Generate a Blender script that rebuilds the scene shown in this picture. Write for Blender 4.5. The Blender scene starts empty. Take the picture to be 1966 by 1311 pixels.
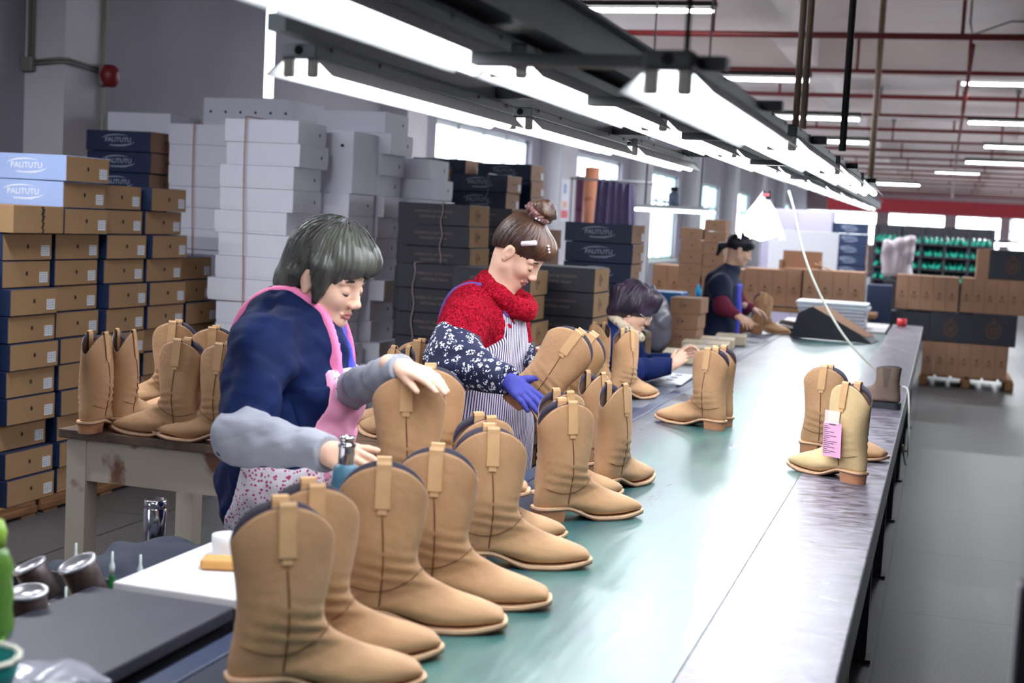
import bpy, bmesh, math, random
import numpy as np
from mathutils import Vector, Matrix

# ------------------------------------------------------------------ camera
F = 2684.0
_dy = np.array([829.0, 190.5, -F]); _dy /= np.linalg.norm(_dy)
_up = -np.array([-1632.0, -30800.0, -F]); _up -= _dy*_up.dot(_dy); _up /= np.linalg.norm(_up)
ROT = np.array([np.cross(_dy, _up), _dy, _up])
CAMZ = 1.60
scene = bpy.context.scene
cd = bpy.data.cameras.new('camera'); cam = bpy.data.objects.new('camera', cd)
scene.collection.objects.link(cam); scene.camera = cam
cam.matrix_world = Matrix.Translation((0, 0, CAMZ)) @ Matrix([list(map(float, r)) for r in ROT]).to_4x4()
cd.sensor_width = 36; cd.lens = F/1966*36; cd.clip_start = 0.05; cd.clip_end = 400
cd.dof.use_dof = True; cd.dof.focus_distance = 4.6; cd.dof.aperture_fstop = 3.6

# ------------------------------------------------------------------ view, world
scene.view_settings.view_transform = 'Standard'; scene.view_settings.look = 'None'
scene.view_settings.exposure = -0.12; scene.view_settings.gamma = 1.0
W = bpy.data.worlds.new('daylight'); scene.world = W; W.use_nodes = True
W.node_tree.nodes['Background'].inputs[0].default_value = (0.86, 0.93, 1.0, 1)
W.node_tree.nodes['Background'].inputs[1].default_value = 9.0
LAMP_W = 7.5      # watts of a tube fixture over the conveyor
HALL_W = 90.0      # watts of a ceiling fixture in the hall

def _ray(px, py): return ROT @ np.array([px-983.0, -(py-655.5), -F])
C0 = np.array([0, 0, CAMZ])
def Pz(px, py, z=0.76): r = _ray(px, py); return Vector(C0 + r*(z-CAMZ)/r[2])
def Pd(px, py, d): return Vector(C0 + ROT @ (np.array([px-983.0, -(py-655.5), -F])*(d/F)))
def Px(px, py, x): r = _ray(px, py); return Vector(C0 + r*x/r[0])
def Py(px, py, y): r = _ray(px, py); return Vector(C0 + r*y/r[1])

rnd = random.Random(7)
ORDN = ['first', 'second', 'third', 'fourth', 'fifth', 'sixth', 'seventh', 'eighth', 'ninth', 'tenth', 'eleventh', 'twelfth', 'thirteenth', 'fourteenth', 'fifteenth', 'sixteenth', 'seventeenth', 'eighteenth', 'nineteenth', 'twentieth', 'twenty-first', 'twenty-second']
COL = scene.collection

# ------------------------------------------------------------------ materials
MATS = {}
def s2l(c):
    return tuple((v/12.92 if v <= 0.04045 else ((v+0.055)/1.055)**2.4) for v in c)
def rgb(r, g, b): return s2l((r/255, g/255, b/255)) + (1.0,)
def mat(name, col, rough=0.6, metal=0.0, var=0.0, vscale=8.0, bump=0.0, bscale=60.0, emit=None, estr=0.0,
        stretch=None, col2=None, spec=0.5, sheen=0.0, trans=0.0, alpha=1.0, coat=0.0):
    if name in MATS: return MATS[name]
    m = bpy.data.materials.new(name); m.use_nodes = True; MATS[name] = m
    nt = m.node_tree; b = nt.nodes['Principled BSDF']; L = nt.links
    b.inputs['Base Color'].default_value = col; b.inputs['Roughness'].default_value = rough
    b.inputs['Metallic'].default_value = metal; b.inputs['Specular IOR Level'].default_value = spec
    b.inputs['Sheen Weight'].default_value = sheen; b.inputs['Transmission Weight'].default_value = trans
    b.inputs['Alpha'].default_value = alpha; b.inputs['Coat Weight'].default_value = coat
    tc = nt.nodes.new('ShaderNodeTexCoord'); mp = nt.nodes.new('ShaderNodeMapping')
    L.new(tc.outputs['Object'], mp.inputs[0])
    if stretch: mp.inputs['Scale'].default_value = stretch
    if var or col2:
        n = nt.nodes.new('ShaderNodeTexNoise'); n.inputs['Scale'].default_value = vscale; n.inputs['Detail'].default_value = 5
        L.new(mp.outputs[0], n.inputs['Vector'])
        r = nt.nodes.new('ShaderNodeValToRGB'); r.color_ramp.elements[0].position = 0.32; r.color_ramp.elements[1].position = 0.68
        c2 = col2 if col2 else tuple(max(0, v*(1-var)) for v in col[:3])+(1,)
        r.color_ramp.elements[0].color = c2
        r.color_ramp.elements[1].color = col if col2 else tuple(min(1, v*(1+var*0.6)) for v in col[:3])+(1,)
        L.new(n.outputs['Fac'], r.inputs[0]); L.new(r.outputs[0], b.inputs['Base Color'])
    if bump:
        n2 = nt.nodes.new('ShaderNodeTexNoise'); n2.inputs['Scale'].default_value = bscale; n2.inputs['Detail'].default_value = 4
        L.new(mp.outputs[0], n2.inputs['Vector'])
        bp = nt.nodes.new('ShaderNodeBump'); bp.inputs['Strength'].default_value = bump; bp.inputs['Distance'].default_value = 0.01
        L.new(n2.outputs['Fac'], bp.inputs['Height']); L.new(bp.outputs[0], b.inputs['Normal'])
    if emit: b.inputs['Emission Color'].default_value = emit; b.inputs['Emission Strength'].default_value = estr
    return m
def N(m): return m.node_tree, m.node_tree.nodes['Principled BSDF']
def mnode(nt, t, **kw):
    n = nt.nodes.new(t)
    for k, v in kw.items(): setattr(n, k, v)
    return n
def mathn(nt, op, a, b=None, c=None):
    n = nt.nodes.new('ShaderNodeMath'); n.operation = op
    for i, v in enumerate((a, b, c)):
        if v is None: continue
        if isinstance(v, (int, float)): n.inputs[i].default_value = v
        else: nt.links.new(v, n.inputs[i])
    return n.outputs[0]
def mixc(nt, fac, a, b):
    n = nt.nodes.new('ShaderNodeMix'); n.data_type = 'RGBA'
    for i, v in ((0, fac), (6, a), (7, b)):
        if isinstance(v, (int, float)): n.inputs[i].default_value = v
        elif isinstance(v, tuple): n.inputs[i].default_value = v
        else: nt.links.new(v, n.inputs[i])
    return n.outputs[2]

leather = mat('tan_nubuck', rgb(194, 152, 112), 0.66, col2=rgb(156, 116, 82), vscale=6, bump=0.14, bscale=70, spec=0.3, sheen=0.1)
leather_strap = mat('tan_strap_leather', rgb(196, 154, 110), 0.65, var=0.08, vscale=20, bump=0.05)
rim_navy = mat('dark_rim_binding', rgb(34, 24, 48), 0.6)
lining = mat('boot_lining', rgb(120, 92, 72), 0.8, var=0.1)
seam_m = mat('seam_thread', rgb(104, 62, 30), 0.7)
welt_m = mat('pale_welt', rgb(226, 186, 150), 0.6, var=0.1, vscale=60)
heel_m = mat('stacked_heel', rgb(176, 122, 88), 0.55, var=0.12, vscale=30, stretch=(1, 1, 12))
sole_m = mat('sole_bottom', rgb(120, 82, 60), 0.6)
kraft = mat('kraft_board', rgb(160, 124, 88), 0.85, var=0.07, vscale=5, bump=0.04)
kraft_d = mat('kraft_board_warm', rgb(150, 114, 90), 0.85, var=0.08, vscale=5)
white_board = mat('white_board', rgb(224, 224, 238), 0.7, var=0.04, vscale=3)
navy_board = mat('navy_board', rgb(20, 38, 72), 0.5, var=0.1, vscale=4)
blue_board = mat('light_blue_board', rgb(160, 180, 226), 0.5, var=0.04)
black_board = mat('charcoal_board', rgb(46, 46, 56), 0.6, var=0.08, vscale=4)
grey_board = mat('grey_board', rgb(150, 146, 160), 0.7, var=0.06, vscale=4)
label_m = mat('label_paper', rgb(226, 228, 236), 0.6)
ink = mat('ink', rgb(40, 42, 60), 0.7)
hole_m = mat('hole_dark', rgb(26, 18, 16), 0.9)
print_white = mat('print_white', rgb(225, 228, 240), 0.5)
print_bronze = mat('print_bronze', rgb(128, 108, 102), 0.5)
string_m = mat('pink_string', rgb(176, 116, 110), 0.6)
steel = mat('brushed_steel', rgb(190, 190, 196), 0.28, metal=1.0, var=0.1, bump=0.02)
chrome = mat('polished_steel', rgb(205, 205, 212), 0.12, metal=1.0)
black_metal = mat('black_track_paint', rgb(20, 20, 24), 0.5, var=0.1, bump=0.03)
grey_metal = mat('grey_fixture_paint', rgb(134, 138, 142), 0.42, var=0.05)
dark_grey_metal = mat('dusty_fixture_paint', rgb(60, 62, 66), 0.5, var=0.1)
tube_m = mat('fluorescent_tube', (1, 1, 1, 1), 0.3, emit=(0.93, 0.97, 1, 1), estr=6.0)
refl_m = mat('white_reflector', rgb(245, 247, 250), 0.35)
cap_m = mat('lamp_holder_grey', rgb(150, 142, 138), 0.5)
white_pl = mat('white_plastic', rgb(235, 236, 238), 0.4)
wood = mat('worn_wood', rgb(140, 100, 66), 0.7, var=0.25, vscale=6, stretch=(1, 8, 8), bump=0.1)
pallet_m = mat('pallet_wood', rgb(128, 88, 56), 0.8, var=0.3, vscale=5, stretch=(8, 1, 8), bump=0.15)
red_pipe = mat('red_pipe_paint', rgb(104, 24, 26), 0.5, var=0.1)
rust = mat('tan_rod_paint', rgb(132, 110, 92), 0.6, var=0.2, vscale=20)
black_rod = mat('black_rod_paint', rgb(24, 22, 24), 0.5)

# ------------------------------------------------------------------ object helpers
def link(name, me, parent=None):
    o = bpy.data.objects.new(name, me); COL.objects.link(o)
    if parent: o.parent = parent
    return o
def tag(o, label=None, cat=None, group=None, kind=None):
    if label: o['label'] = label
    if cat: o['category'] = cat
    if group: o['group'] = group
    if kind: o['kind'] = kind
    return o
def thing(name, label, cat, loc=(0, 0, 0), rz=0.0, group=None):
    o = bpy.data.objects.new(name, None); COL.objects.link(o); o.empty_display_size = 0.1
    o.location = loc; o.rotation_euler = (0, 0, rz)
    return tag(o, label, cat, group)
def copy_tree(o, parent=None):
    c = o.copy(); COL.objects.link(c); c.parent = parent
    for ch in list(o.children): copy_tree(ch, c)
    return c
def place(proto, state, loc, rot, label, group=None):
    o = proto if not state.get(proto.name) else copy_tree(proto)
    state[proto.name] = True
    o.location = loc; o.rotation_euler = rot if hasattr(rot, '__len__') else (0, 0, rot)
    o['label'] = label
    if group: o['group'] = group
    return o
USED = {}

class MB:
    def __init__(s): s.v = []; s.f = []; s.m = []; s.mats = []; s.smooth = []
    def mi(s, m):
        if m not in s.mats: s.mats.append(m)
        return s.mats.index(m)
    def add(s, vs, fs, m, smooth=False):
        o = len(s.v); s.v += [tuple(v) for v in vs]; k = s.mi(m)
        for f in fs: s.f.append(tuple(i+o for i in f)); s.m.append(k); s.smooth.append(smooth)
        return s
    def box(s, c, d, m, R=None, taper=None):
        c = Vector(c); vs = []
        for z in (-1, 1):
            for x, y in ((-1, -1), (1, -1), (1, 1), (-1, 1)):
                t = taper if (taper and z > 0) else 1
                p = Vector((x*d[0]/2*t, y*d[1]/2*t, z*d[2]/2))
                if R: p = R @ p
                vs.append(c+p)
        s.add(vs, [(3, 2, 1, 0), (4, 5, 6, 7), (0, 1, 5, 4), (1, 2, 6, 5), (2, 3, 7, 6), (3, 0, 4, 7)], m); return s
    def rbox(s, c, d, m, r=0.004, R=None):
        bm = bmesh.new(); bmesh.ops.create_cube(bm, size=1)
        for v in bm.verts: v.co = Vector((v.co.x*d[0], v.co.y*d[1], v.co.z*d[2]))
        bmesh.ops.bevel(bm, geom=bm.edges[:], offset=r, segments=2, profile=0.5, affect='EDGES')
        c = Vector(c); bm.verts.index_update()
        vs = [c+((R @ v.co) if R else v.co) for v in bm.verts]; fs = [[v.index for v in f.verts] for f in bm.faces]
        bm.free(); s.add(vs, fs, m); return s
    def rings(s, rs, m, cap=True, smooth=True, closed=False):
        n = len(rs[0]); vs = [p for r in rs for p in r]; fs = []
        K = len(rs)
        for i in range(K-1 if not closed else K):
            a = i*n; b = ((i+1) % K)*n
            for j in range(n): fs.append((a+j, a+(j+1) % n, b+(j+1) % n, b+j))
        s.add(vs, fs, m, smooth)
        if cap and not closed:
            s.add(rs[0], [tuple(reversed(range(n)))], m); s.add(rs[-1], [tuple(range(n))], m)
        return s
    def tube(s, pts, r, m, n=8, cap=True):
        pts = [Vector(p) for p in pts]; rs = []
        rr = r if hasattr(r, '__len__') else [r]*len(pts)
        prev = None
        for i, p in enumerate(pts):
            t = (pts[min(i+1, len(pts)-1)]-pts[max(i-1, 0)])
            if t.length < 1e-9: t = Vector((0, 0, 1))
            t.normalize()
            if prev is None:
                a = Vector((0, 0, 1)) if abs(t.z) < 0.9 else Vector((1, 0, 0))
                u = t.cross(a).normalized()
            else: u = (prev - t*prev.dot(t)).normalized()
            prev = u; w = t.cross(u)
            rs.append([p+(u*math.cos(2*math.pi*k/n)+w*math.sin(2*math.pi*k/n))*rr[i] for k in range(n)])
        return s.rings(rs, m, cap)
    def cyl(s, a, b, r, m, n=20, r2=None):
        return s.tube([a, b], [r, r if r2 is None else r2], m, n)
    def lathe(s, c, prof, m, n=24, cap=True):
        c = Vector(c)
        rs = [[c+Vector((r*math.cos(2*math.pi*k/n), r*math.sin(2*math.pi*k/n), z)) for k in range(n)] for r, z in prof]
        return s.rings(rs, m, cap)
    def strip(s, pts, wdir, w, m, th=0.0015):
        """ribbon along pts, width w along wdir, with thickness"""
        wd = Vector(wdir).normalized(); pts = [Vector(p) for p in pts]; rs = []
        for i, p in enumerate(pts):
            t = (pts[min(i+1, len(pts)-1)]-pts[max(i-1, 0)]).normalized(); nn = t.cross(wd).normalized()
            rs.append([p+wd*w/2+nn*th/2, p-wd*w/2+nn*th/2, p-wd*w/2-nn*th/2, p+wd*w/2-nn*th/2])
        return s.rings(rs, m, True, False)
    def mesh(s, name):
        me = bpy.data.meshes.new(name); me.from_pydata(s.v, [], s.f)
        for m in s.mats: me.materials.append(m)
        me.polygons.foreach_set('material_index', s.m); me.polygons.foreach_set('use_smooth', s.smooth)
        me.update()
        bm = bmesh.new(); bm.from_mesh(me); bmesh.ops.remove_doubles(bm, verts=bm.verts, dist=1e-6)
        bmesh.ops.recalc_face_normals(bm, faces=bm.faces); bm.to_mesh(me); bm.free()
        return me
    def build(s, name, parent=None): return link(name, s.mesh(name), parent)

def interp(keys, n):
    """Catmull-Rom through rows of keys -> n rows"""
    K = np.array(keys, float); m = len(K); out = []
    for i in range(n):
        t = i/(n-1)*(m-1); k = min(int(t), m-2); f = t-k
        p0, p1, p2, p3 = K[max(k-1, 0)], K[k], K[k+1], K[min(k+2, m-1)]
        out.append(0.5*((2*p1)+(-p0+p2)*f+(2*p0-5*p1+4*p2-p3)*f*f+(-p0+3*p1-3*p2+p3)*f**3))
    return out

def text_mesh(body, size, m, name='lettering', bold=False, sp=1.0):
    cu = bpy.data.curves.new(name, 'FONT'); cu.body = body; cu.size = size; cu.align_x = 'CENTER'; cu.align_y = 'CENTER'
    cu.extrude = 0.0004; cu.space_character = sp; cu.resolution_u = 2
    if bold: cu.offset = size*0.015
    o = bpy.data.objects.new('t', cu); COL.objects.link(o)
    dg = bpy.context.evaluated_depsgraph_get(); me = bpy.data.meshes.new_from_object(o.evaluated_get(dg))
    bpy.data.objects.remove(o); bpy.data.curves.remove(cu)
    vs = [v.co.copy() for v in me.vertices]; fs = [tuple(p.vertices) for p in me.polygons]
    bpy.data.meshes.remove(me)
    return vs, fs

# ------------------------------------------------------------------ implicit surfaces (smooth blends -> one continuous mesh)
class Field:
    def __init__(s, lo, hi, h):
        s.lo = np.array(lo, float); s.h = h
        s.n = np.ceil((np.array(hi)-s.lo)/h).astype(int)+1
        s.D = np.full(s.n, 0.5, np.float32)
    def _blk(s, lo, hi):
        a = np.clip(np.floor((np.array(lo)-s.lo)/s.h).astype(int), 0, s.n-1)
        b = np.clip(np.ceil((np.array(hi)-s.lo)/s.h).astype(int)+1, 1, s.n)
        b = np.maximum(b, a+1)
        ax = [s.lo[i]+s.h*np.arange(a[i], b[i]) for i in range(3)]
        X, Y, Z = np.meshgrid(*ax, indexing='ij')
        return (slice(a[0], b[0]), slice(a[1], b[1]), slice(a[2], b[2])), X, Y, Z
    def put(s, lo, hi, fn, k=0.01, sub=False):
        mrg = max(k, s.h*3)*1.3+0.004
        sl, X, Y, Z = s._blk(np.array(lo)-mrg, np.array(hi)+mrg)
        d = fn(X, Y, Z).astype(np.float32); D = s.D[sl]
        if sub:
            d = -d; hh = np.maximum(k-np.abs(D-d), 0)/k; s.D[sl] = np.maximum(D, d)+hh*hh*k*0.25
        else:
            hh = np.maximum(k-np.abs(D-d), 0)/k; s.D[sl] = np.minimum(D, d)-hh*hh*k*0.25
        return s
    def cap(s, a, b, ra, rb=None, k=0.01, sub=False):
        a = np.array(a, float); b = np.array(b, float); rb = ra if rb is None else rb; R = max(ra, rb)
        ba = b-a; L = max(ba.dot(ba), 1e-9)
        def fn(X, Y, Z):
            px, py, pz = X-a[0], Y-a[1], Z-a[2]
            t = np.clip((px*ba[0]+py*ba[1]+pz*ba[2])/L, 0, 1)
            return np.sqrt((px-ba[0]*t)**2+(py-ba[1]*t)**2+(pz-ba[2]*t)**2)-(ra+(rb-ra)*t)
        return s.put(np.minimum(a, b)-R, np.maximum(a, b)+R, fn, k, sub)
    def ell(s, c, r, M=None, k=0.01, sub=False):
        c = np.array(c, float); r = np.array(r, float); R = r.max()
        Mi = None if M is None else np.array(M).T
        def fn(X, Y, Z):
            p = [X-c[0], Y-c[1], Z-c[2]]
            if Mi is not None: p = [Mi[i][0]*p[0]+Mi[i][1]*p[1]+Mi[i][2]*p[2] for i in range(3)]
            k0 = np.sqrt(sum((p[i]/r[i])**2 for i in range(3))); k1 = np.sqrt(sum((p[i]/r[i]**2)**2 for i in range(3)))
            return k0*(k0-1)/np.maximum(k1, 1e-6)
        return s.put(c-R, c+R, fn, k, sub)
    def grid(s):
        ax = [s.lo[i]+s.h*np.arange(s.n[i]) for i in range(3)]
        return np.meshgrid(*ax, indexing='ij')
    def mesh(s, name, m, D=None):
        D = s.D if D is None else D
        D = D.copy(); D[0] = D[-1] = 0.5; D[:, 0] = D[:, -1] = 0.5; D[:, :, 0] = D[:, :, -1] = 0.5
        ins = D < 0
        c = ins[:-1, :-1, :-1].astype(np.int8)
        for dx, dy, dz in ((1,0,0),(0,1,0),(0,0,1),(1,1,0),(1,0,1),(0,1,1),(1,1,1)):
            c = c+ins[dx:D.shape[0]-1+dx, dy:D.shape[1]-1+dy, dz:D.shape[2]-1+dz]
        act = (c > 0) & (c < 8); ids = np.full(act.shape, -1, np.int64)
        I = np.argwhere(act); ids[act] = np.arange(len(I))
        acc = np.zeros((len(I), 3)); cnt = np.zeros(len(I))
        corners = [(x, y, z) for x in (0, 1) for y in (0, 1) for z in (0, 1)]
        for a in corners:
            for ax in range(3):
                if a[ax]: continue
                b = list(a); b[ax] = 1
                d0 = D[I[:,0]+a[0], I[:,1]+a[1], I[:,2]+a[2]]; d1 = D[I[:,0]+b[0], I[:,1]+b[1], I[:,2]+b[2]]
                x = (d0 < 0) != (d1 < 0)
                t = np.where(x, d0/np.where(x, d0-d1, 1), 0)
                p = np.tile(np.array(a, float), (len(I), 1)); p[:, ax] += t
                acc[x] += p[x]; cnt[x] += 1
        V = s.lo+s.h*(I+acc/cnt[:, None])
        quads = []
        for ax in range(3):
            u, v = (ax+1) % 3, (ax+2) % 3
            sl0 = [slice(None)]*3; sl1 = [slice(None)]*3; sl0[ax] = slice(0, -1); sl1[ax] = slice(1, None)
            e0 = ins[tuple(sl0)]; e1 = ins[tuple(sl1)]
            for flip in (False, True):
                E = np.argwhere((e0 & ~e1) if not flip else (~e0 & e1))
                E = E[(E[:, u] > 0) & (E[:, v] > 0) & (E[:, u] < D.shape[u]-1) & (E[:, v] < D.shape[v]-1)]
                q = []
                for du, dv in ((-1, -1), (0, -1), (0, 0), (-1, 0)):
                    J = E.copy(); J[:, u] += du; J[:, v] += dv; q.append(ids[J[:, 0], J[:, 1], J[:, 2]])
                q = np.stack(q, 1)
                if flip: q = q[:, ::-1]
                quads.append(q)
        Q = np.concatenate(quads); Q = Q[(Q >= 0).all(1)]
        me = bpy.data.meshes.new(name)
        me.vertices.add(len(V)); me.vertices.foreach_set('co', V.astype(np.float32).ravel())
        me.loops.add(Q.size); me.loops.foreach_set('vertex_index', Q.astype(np.int32).ravel())
        me.polygons.add(len(Q)); me.polygons.foreach_set('loop_start', np.arange(0, Q.size, 4, dtype=np.int32))
        me.polygons.foreach_set('loop_total', np.full(len(Q), 4, np.int32))
        me.materials.append(m); me.update(calc_edges=True)
        me.polygons.foreach_set('use_smooth', np.ones(len(Q), bool))
        me.validate(); return me
def wobble(X, Y, Z, amp, f, seed=0):
    r = np.random.RandomState(seed); o = 0
    for i in range(5):
        d = r.normal(size=3); d /= np.linalg.norm(d); ph = r.rand()*6.28; ff = f*(0.6+r.rand()*1.1)
        w = np.sin((X*d[0]+Y*d[1]+Z*d[2])*ff+ph+1.3*np.sin((X*d[1]+Y*d[2]-Z*d[0])*ff*0.7+ph*2)); o = o+w
    return amp*o/3.0
# ================================================================== SETTING
XL, XR, Y0, Y1, ZC = -5.8, 5.3, -6.0, 62.0, 3.95
def struct(o, label=None): o['kind'] = 'structure'; return o
# floor: dark speckled terrazzo in 1.2 m bays
fm = mat('terrazzo_floor', rgb(92, 90, 92), 0.42, spec=0.5)
nt, b = N(fm)
tc = nt.nodes.new('ShaderNodeTexCoord'); n1 = nt.nodes.new('ShaderNodeTexNoise'); n1.inputs['Scale'].default_value = 170; n1.inputs['Detail'].default_value = 3
nt.links.new(tc.outputs['Object'], n1.inputs['Vector'])
n2 = nt.nodes.new('ShaderNodeTexNoise'); n2.inputs['Scale'].default_value = 0.9; n2.inputs['Detail'].default_value = 4
nt.links.new(tc.outputs['Object'], n2.inputs['Vector'])
r1 = nt.nodes.new('ShaderNodeValToRGB'); r1.color_ramp.elements[0].position = 0.38; r1.color_ramp.elements[1].position = 0.62
r1.color_ramp.elements[0].color = rgb(44, 43, 46); r1.color_ramp.elements[1].color = rgb(94, 92, 93)
nt.links.new(n1.outputs['Fac'], r1.inputs[0])
r2 = nt.nodes.new('ShaderNodeValToRGB'); r2.color_ramp.elements[0].color = (0.7, 0.7, 0.7, 1); r2.color_ramp.elements[1].color = (1.1, 1.1, 1.1, 1)
nt.links.new(n2.outputs['Fac'], r2.inputs[0])
mul = nt.nodes.new('ShaderNodeMix'); mul.data_type = 'RGBA'; mul.blend_type = 'MULTIPLY'; mul.inputs[0].default_value = 1
nt.links.new(r1.outputs[0], mul.inputs[6]); nt.links.new(r2.outputs[0], mul.inputs[7])
sp = nt.nodes.new('ShaderNodeSeparateXYZ'); nt.links.new(tc.outputs['Object'], sp.inputs[0])
def gl(o, off, per, w):
    v = mathn(nt, 'FRACT', mathn(nt, 'DIVIDE', mathn(nt, 'ADD', o, off), per)); return mathn(nt, 'LESS_THAN', v, w/per)
g = mathn(nt, 'MAXIMUM', gl(sp.outputs[0], 0.14+120, 1.2, 0.012), gl(sp.outputs[1], 120-6.49+0.01, 1.26, 0.010))
nt.links.new(mixc(nt, g, mul.outputs[2], rgb(26, 25, 28)), b.inputs['Base Color'])
mb = MB(); mb.box(((XL+XR)/2, (Y0+Y1)/2, -0.1), (XR-XL, Y1-Y0, 0.2), fm)
fl = mb.build('floor'); struct(fl)

wall_m = mat('plaster_wall', rgb(150, 146, 158), 0.85, var=0.10, vscale=1.2, bump=0.04, bscale=20)
pier_m = mat('plaster_pier', rgb(196, 192, 200), 0.8, var=0.06, vscale=2.0)
ceil_m = mat('ceiling_plaster', rgb(226, 216, 214), 0.9, var=0.10, vscale=0.8)
endw_m = mat('end_wall_plaster', rgb(150, 130, 136), 0.9, var=0.1)
# left wall with window openings
WINS = [(15.6, 19.6, 1.25, 2.75), (21.8, 25.6, 1.25, 2.75), (27.6, 31.4, 0.9, 2.75), (33.6, 37.4, 0.9, 2.75), (39.6, 43.4, 0.9, 2.75), (45.6, 49.4, 0.9, 2.75), (51.6, 55.4, 0.9, 2.75),
        (-4.5, -1.0, 1.1, 2.9)]
def wall_with(x, wins, th, side, m, ymin, ymax):
    mb = MB(); wins = sorted(wins); y = ymin; xc = x+side*th/2
    for a, b_, z0, z1 in wins:
        mb.box((xc, (y+a)/2, ZC/2), (th, a-y, ZC), m)
        mb.box((xc, (a+b_)/2, z0/2), (th, b_-a, z0), m); mb.box((xc, (a+b_)/2, (z1+ZC)/2), (th, b_-a, ZC-z1), m); y = b_
    mb.box((xc, (y+ymax)/2, ZC/2), (th, ymax-y, ZC), m); return mb
struct(wall_with(XL, WINS, 0.24, -1, wall_m, Y0, Y1).build('wall_left'))
RW = [(a, a+4.0, 1.1, 3.0) for a in (13.5, 19.5, 25.5, 31.5, 37.5, 43.5, 49.5, 55.5)]
struct(wall_with(XR, RW, 0.24, 1, wall_m, Y0, Y1).build('wall_right'))
mb = MB(); zt = 2.62
mb.box(((XL+XR)/2, Y1+0.12, 0.65), (XR-XL+0.48, 0.24, 1.3), endw_m); mb.box(((XL+XR)/2, Y1+0.12, (2.75+ZC)/2), (XR-XL+0.48, 0.24, ZC-2.75), endw_m)
for xx, w in ((XL-0.1, 0.3), (-2.6, 0.5), (0.2, 0.5), (2.4, 0.4), (XR+0.1, 0.6)): mb.box((xx, Y1+0.12, 2.0), (w, 0.24, 1.5), endw_m)
struct(mb.build('wall_back'))
mb = MB(); mb.box(((XL+XR)/2, Y0-0.12, ZC/2), (XR-XL+0.48, 0.24, ZC), wall_m); struct(mb.build('wall_front'))
# ceiling slab with downstand beams
mb = MB(); mb.box(((XL+XR)/2, (Y0+Y1)/2, ZC+0.1), (XR-XL+0.48, Y1-Y0+0.48, 0.2), ceil_m)
yb = 11.7
while yb < Y1: mb.box(((XL+XR)/2, yb, ZC-0.2), (XR-XL, 0.3, 0.44), ceil_m); yb += 5.8
yb = 11.7-5.8
while yb > Y0: mb.box(((XL+XR)/2, yb, ZC-0.2), (XR-XL, 0.3, 0.44), ceil_m); yb -= 5.8
for xb in (-4.9, -1.75, 1.35, 4.4): mb.box((xb, (Y0+Y1)/2, ZC-0.15), (0.28, Y1-Y0, 0.34), ceil_m)
struct(mb.build('ceiling'))
# windows
frame_m = mat('window_frame_white', rgb(214, 222, 224), 0.4); frame_g = mat('window_frame_green', rgb(170, 205, 200), 0.4)
glass_m = mat('window_glass', (0.95, 1, 1, 1), 0.02, trans=1.0, spec=0.3)
gnt, gb = N(glass_m)
for l in list(gnt.links): 
    if l.to_node.type == 'OUTPUT_MATERIAL': gnt.links.remove(l)
tr = gnt.nodes.new('ShaderNodeBsdfTransparent'); gg = gnt.nodes.new('ShaderNodeBsdfGlossy'); gg.inputs['Roughness'].default_value = 0.05
mx = gnt.nodes.new('ShaderNodeMixShader'); mx.inputs[0].default_value = 0.06
out = [n for n in gnt.nodes if n.type == 'OUTPUT_MATERIAL'][0]
gnt.links.new(tr.outputs[0], mx.inputs[1]); gnt.links.new(gg.outputs[0], mx.inputs[2]); gnt.links.new(mx.outputs[0], out.inputs[0])
wi = 0
def window(x, a, b_, z0, z1, m):
    global wi; wi += 1
    w = bpy.data.objects.new('window_%d' % wi, None); COL.objects.link(w); w.location = (x, (a+b_)/2, z0); struct(w)
    mb = MB(); L = b_-a; H = z1-z0; t = 0.06
    for yy in (-L/2+t/2, -L/4, 0, L/4, L/2-t/2): mb.box((0, yy, H/2), (0.08, t, H), m)
    for zz in (t/2, H*0.68, H-t/2): mb.box((0, 0, zz), (0.08, L, t), m)
    mb.build('window_frame', w)
    mb = MB(); mb.box((0, 0, H/2), (0.008, L-0.02, H-0.02), glass_m); mb.build('window_pane', w)
    mb = MB(); mb.box((0.0, 0, -0.02), (0.34, L+0.1, 0.04), frame_m); mb.build('window_sill', w)
for i, (a, b_, z0, z1) in enumerate(WINS): window(XL-0.12, a, b_, z0, z1, frame_m if i < 2 else frame_g)
for a, b_, z0, z1 in RW: window(XR+0.12, a, b_, z0, z1, frame_m)
w = bpy.data.objects.new('window_%d' % (wi+1), None); COL.objects.link(w); w.location = ((XL+XR)/2, Y1+0.12, 1.3); struct(w)
mb = MB()
for k in range(14): mb.box((-5.4+k*0.83, 0, 0.72), (0.06, 0.07, 1.45), frame_m)
mb.box((0, 0, 0.03), (11, 0.07, 0.06), frame_m); mb.box((0, 0, 1.42), (11, 0.07, 0.06), frame_m); mb.box((0, 0, 0.9), (11, 0.07, 0.05), frame_m)
mb.build('window_frame', w)
mb = MB(); mb.box((0, 0, 0.72), (11, 0.01, 1.4), glass_m); mb.build('window_pane', w)
# piers on the left wall
mb = MB()
k = 1
for (ya, yb_) in ((7.87, 8.33), (13.9, 14.5), (20.1, 21.1), (26.2, 27.0), (32.1, 32.9), (38.1, 38.9), (44.2, 44.9), (50.2, 50.9)):
    mb = MB(); mb.box((XL+0.15, (ya+yb_)/2, ZC/2), (0.3, yb_-ya, ZC), pier_m); struct(mb.build('trim_%d' % k)); k += 1
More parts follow.
